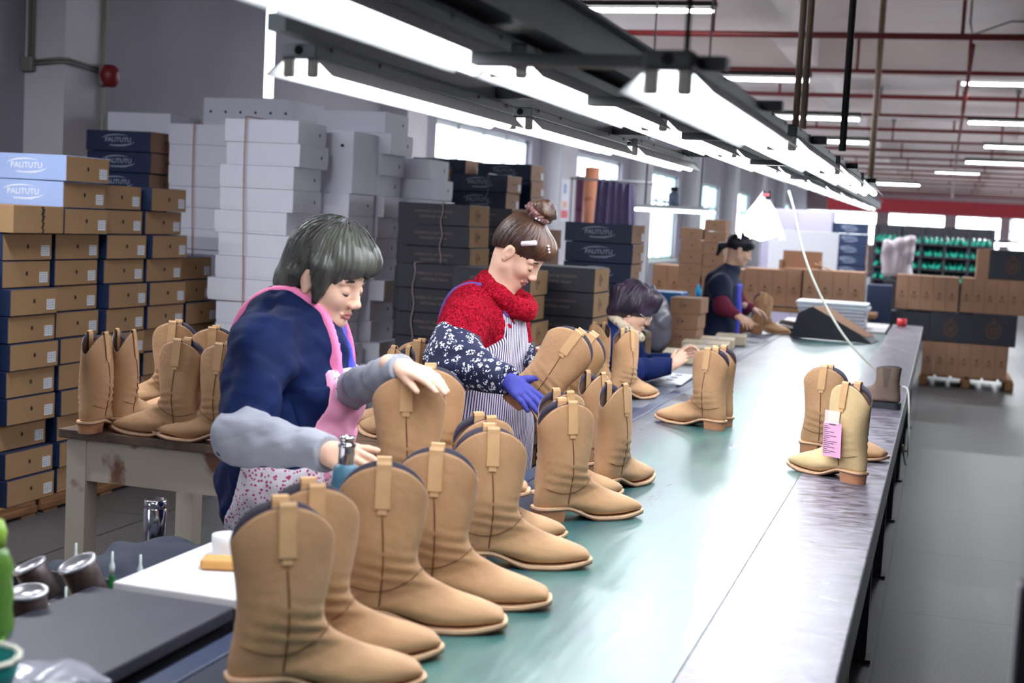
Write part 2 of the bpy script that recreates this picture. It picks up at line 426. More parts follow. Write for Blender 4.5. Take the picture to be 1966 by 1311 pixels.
# conduit, box and alarm on the first pier
cond = mat('grey_conduit', rgb(120, 116, 112), 0.5)
mb = MB()
def P1(px, py): return Py(px, py, 7.87-0.02)
jb = P1(46, 123); jb.x = -5.755
mb.tube([(jb.x, jb.y, ZC-0.02), (jb.x, jb.y, jb.z+0.04)], 0.011, cond); mb.tube([(jb.x+0.03, jb.y, ZC-0.02), (jb.x+0.03, jb.y, jb.z+0.04)], 0.009, cond)
q = P1(190, 127)
mb.tube([(jb.x, jb.y, jb.z), (-5.52, jb.y-0.01, jb.z+0.02), (-5.47, jb.y+0.02, jb.z+0.02), (-5.48, 8.25, jb.z-0.0)], 0.009, cond)
mb.tube([(jb.x, jb.y, jb.z+0.02), (-5.52, jb.y-0.01, jb.z+0.04), (-5.47, jb.y+0.02, jb.z+0.04), (-5.48, 8.25, jb.z+0.02)], 0.009, cond)
tag(mb.build('electrical_conduit'), 'grey electrical conduit bending across the wall pier into a junction box', 'conduit')
mb = MB(); mb.rbox((jb.x, jb.y-0.01, jb.z), (0.09, 0.05, 0.09), cond, 0.008)
tag(mb.build('junction_box'), 'small grey junction box on the left wall beside the pier', 'junction box')
mb = MB(); mb.tube([(-5.48, 8.28, 0.02), (-5.48, 8.28, ZC-0.02)], 0.016, mat('cream_pipe', rgb(150, 146, 132), 0.5))
tag(mb.build('vertical_pipe'), 'cream vertical pipe running up the edge of the wall pier', 'pipe')
al = thing('fire_alarm', 'dark red fire alarm sounder on the wall pier', 'fire alarm', (-5.43, 8.27, jb.z-0.02))
mb = MB(); mb.lathe((0, 0, 0), [(0.0, -0.075), (0.04, -0.075), (0.06, -0.05), (0.07, 0.0), (0.06, 0.05), (0.035, 0.07), (0, 0.07)], mat('alarm_red', rgb(120, 18, 30), 0.4), 20)
mb.build('horn', al)
mb = MB(); mb.rbox((-0.03, 0.0, 0.0), (0.04, 0.12, 0.14), cond, 0.008); mb.build('mounting_plate', al)

# sprinkler pipes, one every 2.9 m, with drops
for i in range(17):
    y = 13.75+2.9*i; z = 3.5
    mb = MB(); mb.tube([(XL+0.1, y, z), (XR-0.1, y, z)], 0.024 if i % 2 else 0.03, red_pipe, 8)
    for xx in ([-2.3, 0.02, 2.2] if i % 2 == 0 else [-1.1, 0.9, 3.3]): mb.tube([(xx, y, z), (xx, y, 3.93)], 0.018, red_pipe, 8); mb.cyl((xx, y, 3.86), (xx, y, 3.93), 0.04, grey_metal, 10)
    tag(mb.build('sprinkler_pipe'), 'dark red sprinkler pipe across the ceiling, %s from the camera' % ORDN[i], 'pipe', 'red sprinkler pipes under the ceiling')
mb = MB(); mb.tube([(0.12, 13.75, 3.42), (0.12, 30, 3.42), (0.2, 61, 3.42)], 0.022, red_pipe, 10)
tag(mb.build('main_sprinkler_pipe'), 'dark red main pipe running away along the ceiling', 'pipe')
for j, yy in enumerate((16.7, 19.6, 22.5)):
    mb = MB(); x = 0.35+0.12*j
    mb.tube([(0.12, yy, 3.5), (0.12, yy, 3.9)], 0.02, red_pipe)
    tag(mb.build('pipe_riser'), 'short red riser above the main ceiling pipe, %s of three' % ['nearest', 'middle', 'farthest'][j], 'pipe', 'short risers on the main pipe')
mb = MB(); mb.tube([(0.08, 13.4, 3.9), (0.08, 13.5, 3.6), (0.12, 15.2, 3.72), (0.5, 15.6, 3.92), (4.5, 15.7, 3.93)], 0.012, cond, 6)
tag(mb.build('ceiling_conduit'), 'thin grey conduit running along the ceiling between red pipes', 'conduit')
red_b = mat('red_banner_cloth', rgb(150, 40, 52), 0.8)
mb = MB(); mb.box((0.0, 44, 2.62), (7.0, 0.03, 0.42), red_b)
tag(mb.build('red_banner'), 'long red banner hung across the far hall below the ceiling', 'banner')
# ================================================================== CONVEYOR
BX0, BX1, BZ = -1.28, -0.13, 0.76
belt_m = mat('green_belt', rgb(60, 106, 108), 0.2, spec=0.6, coat=0.0)
nt, b = N(belt_m); b.inputs['Coat Roughness'].default_value = 0.12
tc = nt.nodes.new('ShaderNodeTexCoord'); mp = nt.nodes.new('ShaderNodeMapping'); mp.inputs['Scale'].default_value = (3.0, 0.7, 1)
nt.links.new(tc.outputs['Object'], mp.inputs[0])
n1 = nt.nodes.new('ShaderNodeTexNoise'); n1.inputs['Scale'].default_value = 2.2; n1.inputs['Detail'].default_value = 6; n1.inputs['Roughness'].default_value = 0.62
nt.links.new(mp.outputs[0], n1.inputs['Vector'])
r = nt.nodes.new('ShaderNodeValToRGB'); e = r.color_ramp.elements
e[0].position = 0.3; e[0].color = rgb(46, 72, 84); e[1].position = 0.72; e[1].color = rgb(76, 116, 108)
e2 = r.color_ramp.elements.new(0.52); e2.color = rgb(56, 98, 96)
nt.links.new(n1.outputs['Fac'], r.inputs[0])
sp = nt.nodes.new('ShaderNodeSeparateXYZ'); nt.links.new(tc.outputs['Object'], sp.inputs[0])
edge = nt.nodes.new('ShaderNodeMapRange'); edge.inputs[1].default_value = -1.08; edge.inputs[2].default_value = -0.98
nt.links.new(sp.outputs[0], edge.inputs[0])
nt.links.new(mixc(nt, edge.outputs[0], rgb(44, 50, 66), r.outputs[0]), b.inputs['Base Color'])  # dark left strip: shade and weaker reflection put into the belt colour
rr = nt.nodes.new('ShaderNodeMapRange'); rr.inputs[3].default_value = 0.22; rr.inputs[4].default_value = 0.38
nt.links.new(n1.outputs['Fac'], rr.inputs[0]); nt.links.new(rr.outputs[0], b.inputs['Roughness'])
n3 = nt.nodes.new('ShaderNodeTexNoise'); n3.inputs['Scale'].default_value = 6; nt.links.new(mp.outputs[0], n3.inputs['Vector'])
bp = nt.nodes.new('ShaderNodeBump'); bp.inputs['Strength'].default_value = 0.1; bp.inputs['Distance'].default_value = 0.02
nt.links.new(n3.outputs['Fac'], bp.inputs['Height']); nt.links.new(bp.outputs[0], b.inputs['Normal'])

sheet_m = mat('galvanised_sheet', rgb(176, 172, 182), 0.22, metal=0.30, spec=0.35)
nt, b = N(sheet_m)
tc = nt.nodes.new('ShaderNodeTexCoord'); mp = nt.nodes.new('ShaderNodeMapping'); mp.inputs['Scale'].default_value = (1.2, 2.5, 1)
nt.links.new(tc.outputs['Object'], mp.inputs[0])
n1 = nt.nodes.new('ShaderNodeTexNoise'); n1.inputs['Scale'].default_value = 9; n1.inputs['Detail'].default_value = 8; n1.inputs['Distortion'].default_value = 1.2
nt.links.new(mp.outputs[0], n1.inputs['Vector'])
rr = nt.nodes.new('ShaderNodeMapRange'); rr.inputs[1].default_value = 0.3; rr.inputs[2].default_value = 0.7; rr.inputs[3].default_value = 0.26; rr.inputs[4].default_value = 0.50
nt.links.new(n1.outputs['Fac'], rr.inputs[0]); nt.links.new(rr.outputs[0], b.inputs['Roughness'])
r = nt.nodes.new('ShaderNodeValToRGB'); r.color_ramp.elements[0].color = rgb(70, 66, 78); r.color_ramp.elements[1].color = rgb(136, 130, 144)
r.color_ramp.elements[0].position = 0.35; r.color_ramp.elements[1].position = 0.65
nt.links.new(n1.outputs['Fac'], r.inputs[0]); nt.links.new(r.outputs[0], b.inputs['Base Color'])
bp = nt.nodes.new('ShaderNodeBump'); bp.inputs['Strength'].default_value = 0.10; bp.inputs['Distance'].default_value = 0.01
nt.links.new(n1.outputs['Fac'], bp.inputs['Height']); nt.links.new(bp.outputs[0], b.inputs['Normal'])

YA, YB = 0.6, 12.75
cv = thing('conveyor_line', 'long waist-high conveyor with shiny green belt running into the hall', 'conveyor', (0, 0, 0))
mb = MB(); mb.box(((-1.22-0.42)/2, (YA+YB)/2, BZ-0.006), (0.80, YB-YA, 0.012), belt_m)
mb.rings([[(-1.22, y, z), (-0.42, y, z), (-0.42, y+0.001, z), (-1.22, y+0.001, z)] for y, z in ((YB, BZ-0.003), (YB+0.02, BZ-0.03), (YB+0.02, BZ-0.1))], belt_m, False)
mb.build('belt', cv)
side_m = mat('conveyor_side_paint', rgb(44, 46, 56), 0.45, var=0.15)
blue_m = mat('blue_edge_rail', rgb(18, 40, 78), 0.4)
mb = MB(); mb.rbox((-1.25, (YA+YB)/2, BZ-0.03), (0.06, YB-YA, 0.07), blue_m, 0.006); mb.build('edge_rail', cv)
mb = MB(); mb.rbox((-0.275, (YA+14.4)/2, BZ-0.007), (0.29, 14.4-YA, 0.016), sheet_m, 0.004); mb.build('side_sheet', cv)
mb = MB(); mb.box((-0.15, (YA+14.4)/2, BZ-0.09), (0.03, 14.4-YA, 0.15), side_m); mb.box((-1.24, (YA+YB)/2, BZ-0.14), (0.03, YB-YA, 0.14), side_m)
mb.box((-0.7, (YA+YB)/2, BZ-0.12), (1.06, YB-YA, 0.02), side_m)
for k in range(9): mb.box((-0.70, 1.2+k*1.4, BZ-0.16), (1.06, 0.05, 0.05), side_m)
mb.build('frame', cv)
for k in range(9):
    for x in (-0.19, -1.21):
        mb = MB(); mb.box((x, 1.2+k*1.4, (BZ-0.165)/2), (0.05, 0.05, BZ-0.165), side_m); mb.box((x, 1.2+k*1.4, 0.006), (0.09, 0.09, 0.012), side_m); mb.build('leg', cv)
# left side shelf beside the belt, used by the seated worker
shelf_m = mat('grey_blue_laminate', rgb(96, 102, 118), 0.4, var=0.1)
sh = thing('side_bench', 'low work shelf fixed along the far left side of the conveyor', 'bench')
mb = MB(); mb.rbox((-1.445, 8.45, BZ-0.02), (0.32, 4.1, 0.035), shelf_m, 0.006); mb.rbox((-1.375, 11.55, BZ-0.02), (0.18, 2.1, 0.035), shelf_m, 0.006); mb.build('bench_top', sh)
for y in (6.7, 9.3, 12.0):
    for x in (-1.44 if y > 10.6 else -1.58, -1.31):
        mb = MB(); mb.box((x, y, (BZ-0.04)/2), (0.04, 0.04, BZ-0.04), side_m); mb.build('leg', sh)
# cross table at the far end
ft = thing('end_table', 'pale table set across the far end of the conveyor', 'table')
pale = mat('pale_laminate', rgb(182, 176, 178), 0.5, var=0.06)
mb = MB(); mb.rbox((-0.93, 13.42, 0.765), (0.98, 1.25, 0.03), pale, 0.006); mb.build('tabletop', ft)
for x, y in ((-1.36, 12.9), (-0.5, 12.9), (-1.36, 13.9), (-0.5, 13.9)):
    mb = MB(); mb.box((x, y, 0.375), (0.045, 0.045, 0.75), side_m); mb.build('leg', ft)

# ------------------------------------------------------------------ fixtures
def make_fixture(paint, tubes=2, L=1.24):
    t = thing('fluorescent_fixture', 'x', 'light fixture', (0, 0, 0))
    n = 1
    hw = 0.070
    def ring(y, zs=0):
        # open trapezoid reflector: outer then inner profile
        o = [(-hw, 0), (-0.034, 0.034), (0.034, 0.034), (hw, 0)]; i_ = [(hw-0.003, 0), (0.032, 0.031), (-0.032, 0.031), (-hw+0.003, 0)]
        return [Vector((x, y, z)) for x, z in o+i_]
    mb = MB(); mb.rings([ring(0), ring(L)], refl_m, False, False); mb.build('reflector', t)
    mb = MB(); mb.rbox((0, L/2, 0.047), (0.07, L+0.01, 0.026), paint, 0.004)
    for yy in (0.06, 0.3, L-0.3, L-0.06): mb.cyl((0.036, yy, 0.055), (0.038, yy, 0.055), 0.005, black_rod, 8)
    mb.cyl((0, -0.006, 0.047), (0, -0.0045, 0.047), 0.009, hole_m, 14)
    mb.build('housing', t)
    xs = (-0.024, 0.024) if tubes == 2 else (0,)
    for x in xs:
        mb = MB(); mb.tube([(x, 0.02, 0.008), (x, L-0.02, 0.008)], 0.0135, tube_m, 12); mb.build('tube', t)
        for yy in (0.008, L-0.008):
            mb = MB(); mb.rbox((x, yy, 0.016), (0.022, 0.014, 0.036), cap_m, 0.005); mb.build('lamp_holder', t)
    return t
def area(loc, sx, sy, W_, col=(0.90, 0.95, 1.0), name='tube_light', parent=None, spread=math.pi):
    ld = bpy.data.lights.new(name, 'AREA'); ld.shape = 'RECTANGLE'; ld.size = sx; ld.size_y = sy; ld.energy = W_; ld.color = col; ld.spread = spread
    o = bpy.data.objects.new(name, ld); COL.objects.link(o); o.location = loc
    if parent: o.parent = parent
    return o
fx = make_fixture(grey_metal); fxd = make_fixture(dark_grey_metal)
ORD = ['nearest', 'second', 'third', 'fourth', 'fifth', 'sixth', 'seventh', 'eighth', 'ninth', 'tenth', 'eleventh', 'twelfth']
ROWS = [('left', -1.17, 1.845, 2.40, 1.42, 3, fx, 'left row over the conveyor'),
        ('centre', -0.775, 1.850, 1.10, 1.335, 11, fxd, 'centre row over the conveyor'),
        ('right', -0.388, 1.788, 1.96, 1.45, 4, fxd, 'right row over the conveyor')]
for nm, x, z, y0, pitch, n, proto, desc in ROWS:
    for i in range(n):
        zz = z+(0.012*i if nm == 'left' else 0.012*i if nm == 'right' else 0.006*i)
        o = place(proto, USED, (x, y0+pitch*i, zz), 0, 'white reflector tube light, %s in the %s' % (ORD[i], desc), 'tube lights in the '+desc)
        area((x, y0+pitch*i+0.62, zz-0.006), 0.09, 1.16, LAMP_W)
mb = MB(); mb.box((-0.745, 8.2, 1.965), (0.10, 15.6, 0.075), black_metal); mb.box((-0.80, 8.2, 1.930), (0.06, 15.6, 0.030), mat('track_blue_grey', rgb(78, 82, 96), 0.4))
mb.box((-0.745, 8.2, 2.003), (0.15, 15.6, 0.006), black_metal)
tag(mb.build('lighting_track'), 'long black steel channel carrying the centre lights above the belt', 'light track')
mb = MB(); mb.box((-1.17, 4.5, 1.93), (0.035, 4.4, 0.03), grey_metal); tag(mb.build('left_light_rail'), 'grey rail above the left row of tube lights', 'rail')
for i, (y, xa) in enumerate(((2.03, -0.70), (2.75, -0.70), (3.8, -0.70), (5.2, -0.70), (6.6, -0.70))):
    mb = MB(); mb.box(((xa-0.315)/2, y, 1.838+0.006*i), (-0.315-xa, 0.035, 0.018), dark_grey_metal)
    tag(mb.build('cross_bar'), 'dark cross bar right of the centre lights, %s from the camera' % ORD[i], 'bar', 'cross bars holding the light rows')
for i, y in enumerate((3.55, 4.9, 6.3)):
    mb = MB(); mb.box((-1.02, y, 1.930+0.004*i), (0.42, 0.04, 0.028), dark_grey_metal)
    tag(mb.build('cross_bar'), 'grey cross bar above the left lights, %s from the camera' % ORD[i], 'bar', 'cross bars holding the light rows')
# hanging rods
def rod(name, pa, pb, x, r, m, label, ztop=ZC):
    a = Px(*pb, x); 
    mb = MB(); mb.tube([(x, a.y, ztop), (x, a.y, a.z)], r, m, 8); tag(mb.build(name), label, 'rod', 'rods hanging the lights from the ceiling')
def rody(x, y, z, r, m, label):
    mb = MB(); mb.tube([(x, y, ZC), (x, y, z)], r, m, 8); tag(mb.build('hanging_rod'), label, 'rod', 'rods hanging the lights from the ceiling')
def rodp(px, py, x, r, m, label):
    p = Px(px, py, x); rody(x, p.y, p.z, r, m, label)
rodp(1318, 106, -0.365, 0.004, black_rod, 'thin black rod above the nearest right-hand light')
rodp(1527, 243, -0.36, 0.008, rust, 'left one of two tan rods side by side above the right lights')
rodp(1541, 247, -0.33, 0.008, rust, 'right one of two tan rods side by side above the right lights')
rodp(1617, 290, -0.27, 0.009, black_rod, 'thick black rod above the right-hand lights')
rodp(1669, 375, -0.73, 0.03, rust, 'long tan rod holding the far end of the black track')
# white strip-lamp legs hanging by the left row
for px, pa, pb, lab in ((515, 20, 188, 'long'), (690, 75, 114, 'short')):
    a = Px(px, pb, -1.45); bq = Px(px, pa, -1.45)
    mb = MB(); mb.tube([a, (a.x, a.y, bq.z+0.3)], 0.011, mat('bright_white_tube', (1, 1, 1, 1), 0.3, emit=(0.95, 1, 1, 1), estr=3.0), 10)
    tag(mb.build('vertical_tube'), '%s bright vertical tube hanging behind the left lights' % lab, 'light tube')
# ceiling fixtures in the hall
hf = thing('ceiling_tube_light', 'x', 'light fixture')
mb = MB(); mb.rbox((0, 0, 0.03), (1.3, 0.11, 0.05), black_rod, 0.006); mb.build('housing', hf)
mb = MB(); mb.tube([(-0.62, 0, -0.03), (0.62, 0, -0.03)], 0.018, mat('bare_tube', (1, 1, 1, 1), .3, emit=(.95, .98, 1, 1), estr=22.0), 10); mb.build('tube', hf)
for x_ in (-.6, .6): mb = MB(); mb.box((x_, 0, -.015), (.02, .03, .05), cap_m); mb.build('lamp_holder', hf)
HALL = [(1243, 14, 13.0), (1440, 147, 15.2), (1552, 222, 18.0), (1588, 268, 22.4), (1950, 158, 18.2), (1945, 234, 22.0), (1960, 281, 27.0), (1925, 311, 26.5), (1880, 464, 26.0), (1720, 352, 40.0), (1838, 330, 44.0)]
LB = ['near the top of the picture over the black track', 'right of the nearest red pipe drop', 'behind the thick black rod', 'just above the last right-hand lights',
      'at the right edge below the third red pipe', 'at the right edge above the pair of pipe drops', 'small one at the right edge', 'long one below the red pipes at right',
      'hanging low over the green racks', 'far one over the racks', 'farthest one along the hall']
for (px, py, y), lab in zip(HALL, LB):
    p = Py(px, py, y)
    if p.z > 3.85: p.z = 3.85
    o = place(hf, USED, p, 0, 'ceiling tube light '+lab, 'tube lights of the hall')
    area((p.x, p.y, p.z-0.06), 1.24, 0.05, HALL_W)

for k, (x, y) in enumerate(((-4.9, 3.6), (-3.5, 4.6), (-1.9, -0.6))):  # lamps out of view, added as a guess to light the left side
    o = place(hf, USED, (x, y, 3.2), 0, 'unseen tube light added near the camera, %s of three' % ORDN[k], 'tube lights of the hall')
    area((x, y, 3.14), 1.24, 0.05, 80.0 if k < 2 else 30.0)
    mb = MB()
    for dx in (-.5, .5): mb.tube([(dx, 0, 0.055), (dx, 0, ZC-3.2)], 0.006, black_rod, 6)
    mb.build('hanger', o)
# ================================================================== BOOTS
def boot_rings(keys, n, seg, drop, zs0, zs1, ex=2.3):
    out = []
    for idx, (bx, bz, fx_, fz, w, q) in enumerate(interp(keys, n)):
        ring = []
        for k in range(seg):
            t = 2*math.pi*k/seg; c, s = math.cos(t), math.sin(t)
            u = math.copysign(abs(c)**(2/ex), c); v = math.copysign(abs(s)**(2/ex), s)
            y = w*v*(1-q*u)
            x = (bx+fx_)/2+(fx_-bx)/2*u; z = (bz+fz)/2+(fz-bz)/2*u
            if z > zs0: z -= drop*(1-math.sqrt(max(0, 1-0.97*u*u)))*((z-zs0)/(zs1-zs0))**1.4
            ring.append(Vector((x, y, z)))
        out.append(ring)
    return out
BK = [(-.006, .335, .176, .335, .031, 0), (-.003, .300, .176, .300, .036, 0), (.002, .25, .173, .25, .042, 0), (.007, .20, .167, .200, .047, 0), (.010, .155, .161, .162, .049, 0),
      (.007, .115, .163, .136, .046, 0), (.001, .082, .176, .116, .042, .02), (-.002, .056, .192, .104, .038, .05), (.004, .040, .208, .096, .036, .10),
      (.04, .037, .222, .089, .037, .14), (.085, .036, .238, .082, .039, .16), (.13, .029, .254, .076, .044, .18), (.18, .014, .272, .070, .049, .18),
      (.22, .011, .290, .064, .050, .16), (.26, .012, .308, .057, .048, .14), (.295, .015, .325, .050, .044, .08), (.318, .018, .336, .044, .040, .04), (.332, .021, .341, .038, .036, .0), (.338, .025, .342, .034, .031, .0)]
def crumple(p, seed=0):
    # ankle break folds
    a = math.exp(-((p.z-0.135)/0.035)**2)*(1 if p.x < 0.2 else 0)
    return 0.0032*a*math.sin(p.z*260+p.x*40+seed)
class Surf:
    def __init__(s, rings): s.P = np.array([[tuple(p) for p in r] for r in rings]).reshape(-1, 3)
    def y(s, x, z, side):
        P = s.P[s.P[:, 1]*side > 0]; d = (P[:, 0]-x)**2+(P[:, 2]-z)**2; i = np.argsort(d)[:4]; w = 1/(d[i]+1e-7)
        return float((P[i, 1]*w).sum()/w.sum())
def make_boot(name, upper_m, strap_m):
    t = thing(name, 'x', 'boot')
    R = boot_rings(BK, 70, 56, .078, .16, .335)
    for r in R:
        for p in r: p.y *= 1+crumple(p)/max(0.03, abs(p.y)) if abs(p.y) > 1e-4 else 1
    S = Surf(R)
    mb = MB(); mb.rings(R, upper_m, False)
    mb.add(R[-1], [tuple(range(56))], upper_m)
    inner = []
    for f_, dz in ((0.985, 0.0005), (0.955, 0.0)):
        inner.append([Vector((0.085+(p.x-0.085)*f_, p.y*(1-(1-f_)*2), p.z+dz)) for p in R[0]])
    mb.rings([R[0]]+inner, upper_m, False)
    # vamp seam: a raised line over the foot
    for side in (-1, 1):
        pts = []
        for a in range(15):
            x = 0.012+a/14*0.160; z = 0.098-0.030*math.sin(a/14*math.pi)*0.6+(0.030*(a/14)**3)
            y = S.y(x, z, side); pts.append((x, y+side*0.0006, z))
        mb.tube(pts, 0.0012, seam_m, 5)
    mb.build('upper', t)
    # lining inside the shaft
    mb = MB(); L = []
    for i in range(0, 30):
        f_ = 0.95
        L.append([Vector((0.085+(p.x-0.085)*f_, p.y*0.9, p.z-0.0015)) for p in R[i]])
    mb.rings(L, lining, False); mb.add(L[-1], [tuple(range(56))], lining); mb.build('lining', t)
    mb = MB(); top = [Vector((0.085+(p.x-0.085)*0.985, p.y*0.94, p.z+0.0008)) for p in R[0]]
    low = [Vector((0.085+(p.x-0.085)*0.95, p.y*0.86, p.z-0.018)) for p in R[0]]; top2 = [Vector((0.085+(p.x-0.085)*0.955, p.y*0.87, p.z+0.0008)) for p in R[0]]
    mb.rings([[p+Vector((0, 0, -0.002)) for p in top], [p+Vector((0, 0, 0.0016)) for p in top], [p+Vector((0, 0, 0.0016)) for p in top2], low], rim_navy, False)
    mb.build('rim_binding', t)
    for side in (-1, 1):
        pts = []
        for z in (0.252, 0.27, 0.29, 0.31, 0.327): pts.append((0.084, S.y(0.084, z, side)+side*0.0035, z))
        yt = pts[-1][1]
        pts += [(0.084, yt-side*0.001, 0.339), (0.084, yt-side*0.0045, 0.3445), (0.084, yt-side*0.010, 0.3435), (0.084, yt-side*0.0125, 0.336), (0.084, yt-side*0.0135, 0.31), (0.084, yt-side*0.0145, 0.27)]
        mb = MB(); mb.strip(pts, (1, 0, 0), 0.030, strap_m, 0.0026)
        mb.strip([(0.084, S.y(0.084, .2525, side)+side*0.0015, 0.2525), (0.084, S.y(0.084, .240, side)+side*0.0020, 0.240)], (1, 0, 0), 0.018, strap_m, 0.0022)
        mb.build('pull_strap', t)
        pts = [(0.084+0.006*math.sin(k/12*3), S.y(0.084, 0.240-k/12*0.203, side)+side*0.0006, 0.240-k/12*0.203) for k in range(13)]
        mb = MB(); mb.tube(pts, 0.0017, seam_m, 6); mb.build('side_seam', t)
    # welt, outsole, heel
    xs = interp([(-.006, .006), (-.004, .018), (.006, .029), (.03, .0365), (.07, .036), (.12, .033), (.165, .043), (.21, .0545), (.25, .0575), (.29, .054), (.325, .046), (.343, .037), (.3485, .026), (.350, .012)], 46)
    def zb(x):
        if x < 0.082: return 0.032
        if x < 0.19:
            f_ = (x-0.082)/(0.19-0.082); f_ = f_*f_*(3-2*f_); return 0.032*(1-f_)+0.0005*f_
        if x < 0.25: return 0.0005
        return 0.0005+0.0145*((x-0.25)/0.10)**1.6
    def slab(z0, z1, sc, m, nm):
        mb = MB(); rs = []
        for x, w in xs: z = zb(x); rs.append([Vector((x, -w*sc, z+z0)), Vector((x, w*sc, z+z0)), Vector((x, w*sc, z+z1)), Vector((x, -w*sc, z+z1))])
        mb.rings(rs, m, True, False); mb.build(nm, t)
    slab(0.0045, 0.0105, 1.0, welt_m, 'welt'); slab(0, 0.0045, 0.97, sole_m, 'outsole')
    mb = MB(); hx = []
    def D(sc, z):
        o = []
        for k in range(13):
            a = -math.pi/2+math.pi*k/12; o.append(Vector((0.034-0.038*sc*math.cos(a), 0.034*sc*math.sin(a), z)))
        o += [Vector((0.082*1.0-0.004*(1-sc)*10, 0.034*sc, z)), Vector((0.080-0.004*(1-sc)*10, 0, z)), Vector((0.082-0.004*(1-sc)*10, -0.034*sc, z))]
        return o
    mb.rings([D(0.93, 0), D(0.95, 0.016), D(1.0, 0.0325)], heel_m, True, False); mb.build('heel', t)
    return t
boot = make_boot('western_boot', leather, leather_strap)
lb2 = mat('pale_nubuck', rgb(200, 172, 128), 0.72, var=0.12, vscale=12, bump=0.12, bscale=90, spec=0.25, sheen=0.1)
pboot = make_boot('pale_western_boot', lb2, leather_strap)
def put_boot(top, z, label, toe=None, head=None, rot=None, proto=None, group=None, zz=None, tz=0.018):
    """top: pixel of the pull strap top (the middle of the shaft), z: height of the surface"""
    c = Pz(top[0], top[1], z+0.342)
    if toe is not None: q = Pz(toe[0], toe[1], z+tz); a = math.atan2(q.y-c.y, q.x-c.x)
    else: a = math.radians(head)
    loc = Vector((c.x-0.084*math.cos(a), c.y-0.084*math.sin(a), z))
    return place(proto or boot, USED, loc, (0, 0, a), label, group)
G1 = 'tan boots standing in pairs along the left side of the belt'
T = BZ+0.0005
put_boot((545, 960), T, 'nearest tan boot, cut off by the bottom edge of the picture', toe=(850, 1290), group=G1)
put_boot((600, 925), T, 'tan boot directly behind the nearest boot on the belt', toe=(860, 1235), group=G1)
put_boot((738, 884), T, 'front tan boot of the second pair, right below the heat gun', toe=(978, 1192), group=G1)
put_boot((840, 857), T, 'rear tan boot of the second pair from the camera', toe=(1042, 1150), group=G1)
put_boot((943, 818), T, 'front tan boot of the third pair from the camera', toe=(1125, 1072), group=G1)
put_boot((930, 796), T, 'rear tan boot of the third pair, only rim and toe showing', toe=(1128, 1015), group=G1)
put_boot((1088, 768), T, 'front tan boot of the fourth pair, whole foot in view', toe=(1240, 975), group=G1)
put_boot((1080, 749), T, 'rear tan boot of the fourth pair from the camera', toe=(1237, 932), group=G1)
put_boot((1183, 735), T, 'front tan boot of the fifth pair, right below the tilted boots', toe=(1275, 898), group=G1)
put_boot((1142, 714), T, 'rear tan boot of the fifth pair, mostly hidden', toe=(1248, 864), group=G1)
put_boot((1152, 619), T, 'left tan boot on the far bench behind the tilted pair', toe=(1242, 766), group='tan boots on the far bench')
put_boot((1203, 632), T, 'right tan boot on the far bench just before the seated woman', toe=(1272, 752), group='tan boots on the far bench')
put_boot((1368, 668), T, 'front tan boot of the pair standing mid-belt, toe to the left', toe=(1240, 793), group='pair of boots in the middle of the belt')
put_boot((1383, 664), T, 'rear tan boot of the pair standing mid-belt, only rim showing', head=150, group='pair of boots in the middle of the belt')
put_boot((1637, 734), T, 'pale tan western boot with a pink paper tag, toe pointing left', toe=(1497, 880), proto=pboot)
put_boot((1588, 702), T, 'tan western boot behind the tagged boot, toe pointing right', toe=(1733, 884), group='pair of boots by the metal edge')
put_boot((1466, 562), T, 'tan western boot standing far along the belt beside the woman with the ponytail', head=35)
# pair held by the second woman, leaning
def free_boot(pcent, rot, label, group=None):
    M = Matrix.Rotation(rot[2], 3, 'Z') @ Matrix.Rotation(rot[1], 3, 'Y') @ Matrix.Rotation(rot[0], 3, 'X')
    o = place(boot, USED, (0, 0, 0), (0, 0, 0), label, group)
    o.rotation_euler = M.to_euler(); o.location = pcent-M @ Vector((0.084, 0, 0.2))
    return o
free_boot(Pd(1068, 700, 4.72), (0.0, math.radians(33), math.radians(4)), 'tan western boot held tilted in the gloved hand of the woman in red', 'boots in the hands of the woman in red')
free_boot(Pd(1096, 702, 4.98), (0.0, math.radians(33), math.radians(6)), 'tan western boot behind the tilted one, only its rim edge showing', 'boots in the hands of the woman in red')
# pair under the first woman's left hand
B11 = Pd(783, 826, 3.42); B12 = Pd(824, 806, 3.62)
free_boot(B11, (0.0, math.radians(-1), math.radians(14)), 'tan western boot under the left hand of the grey-haired woman', 'boots handled by the grey-haired woman')
free_boot(B12, (0.0, math.radians(-2), math.radians(16)), 'tan western boot just behind the one under the grey-haired woman\'s hand', 'boots handled by the grey-haired woman')
# boots on the wooden table
TZ = 0.80
G2 = 'tan boots standing on the worn wooden table'
put_boot((187, 637), TZ, 'tan boot with a white sticker, leftmost on the wooden table', toe=(297, 783), group=G2)
put_boot((240, 633), TZ, 'tan western boot behind the stickered one at the left end of the table', toe=(330, 765), group=G2)
put_boot((352, 650), TZ, 'front tan boot in the middle of the wooden table, toe left', toe=(272, 823), group=G2)
put_boot((338, 616), TZ, 'rear tan boot in the middle of the wooden table', toe=(285, 772), group=G2)
put_boot((432, 658), TZ, 'front tan boot on the table touching the grey-haired woman', toe=(328, 830), group=G2)
put_boot((412, 627), TZ, 'rear tan boot on the table beside the grey-haired woman', head=-165, group=G2)
put_boot((772, 664), TZ, 'left tan boot on the table between the two near women', toe=(686, 812), group=G2)
put_boot((806, 652), TZ, 'right tan boot on the table between the two near women', toe=(716, 812), group=G2)
stk = mat('sticker_red', rgb(190, 30, 50), 0.5)
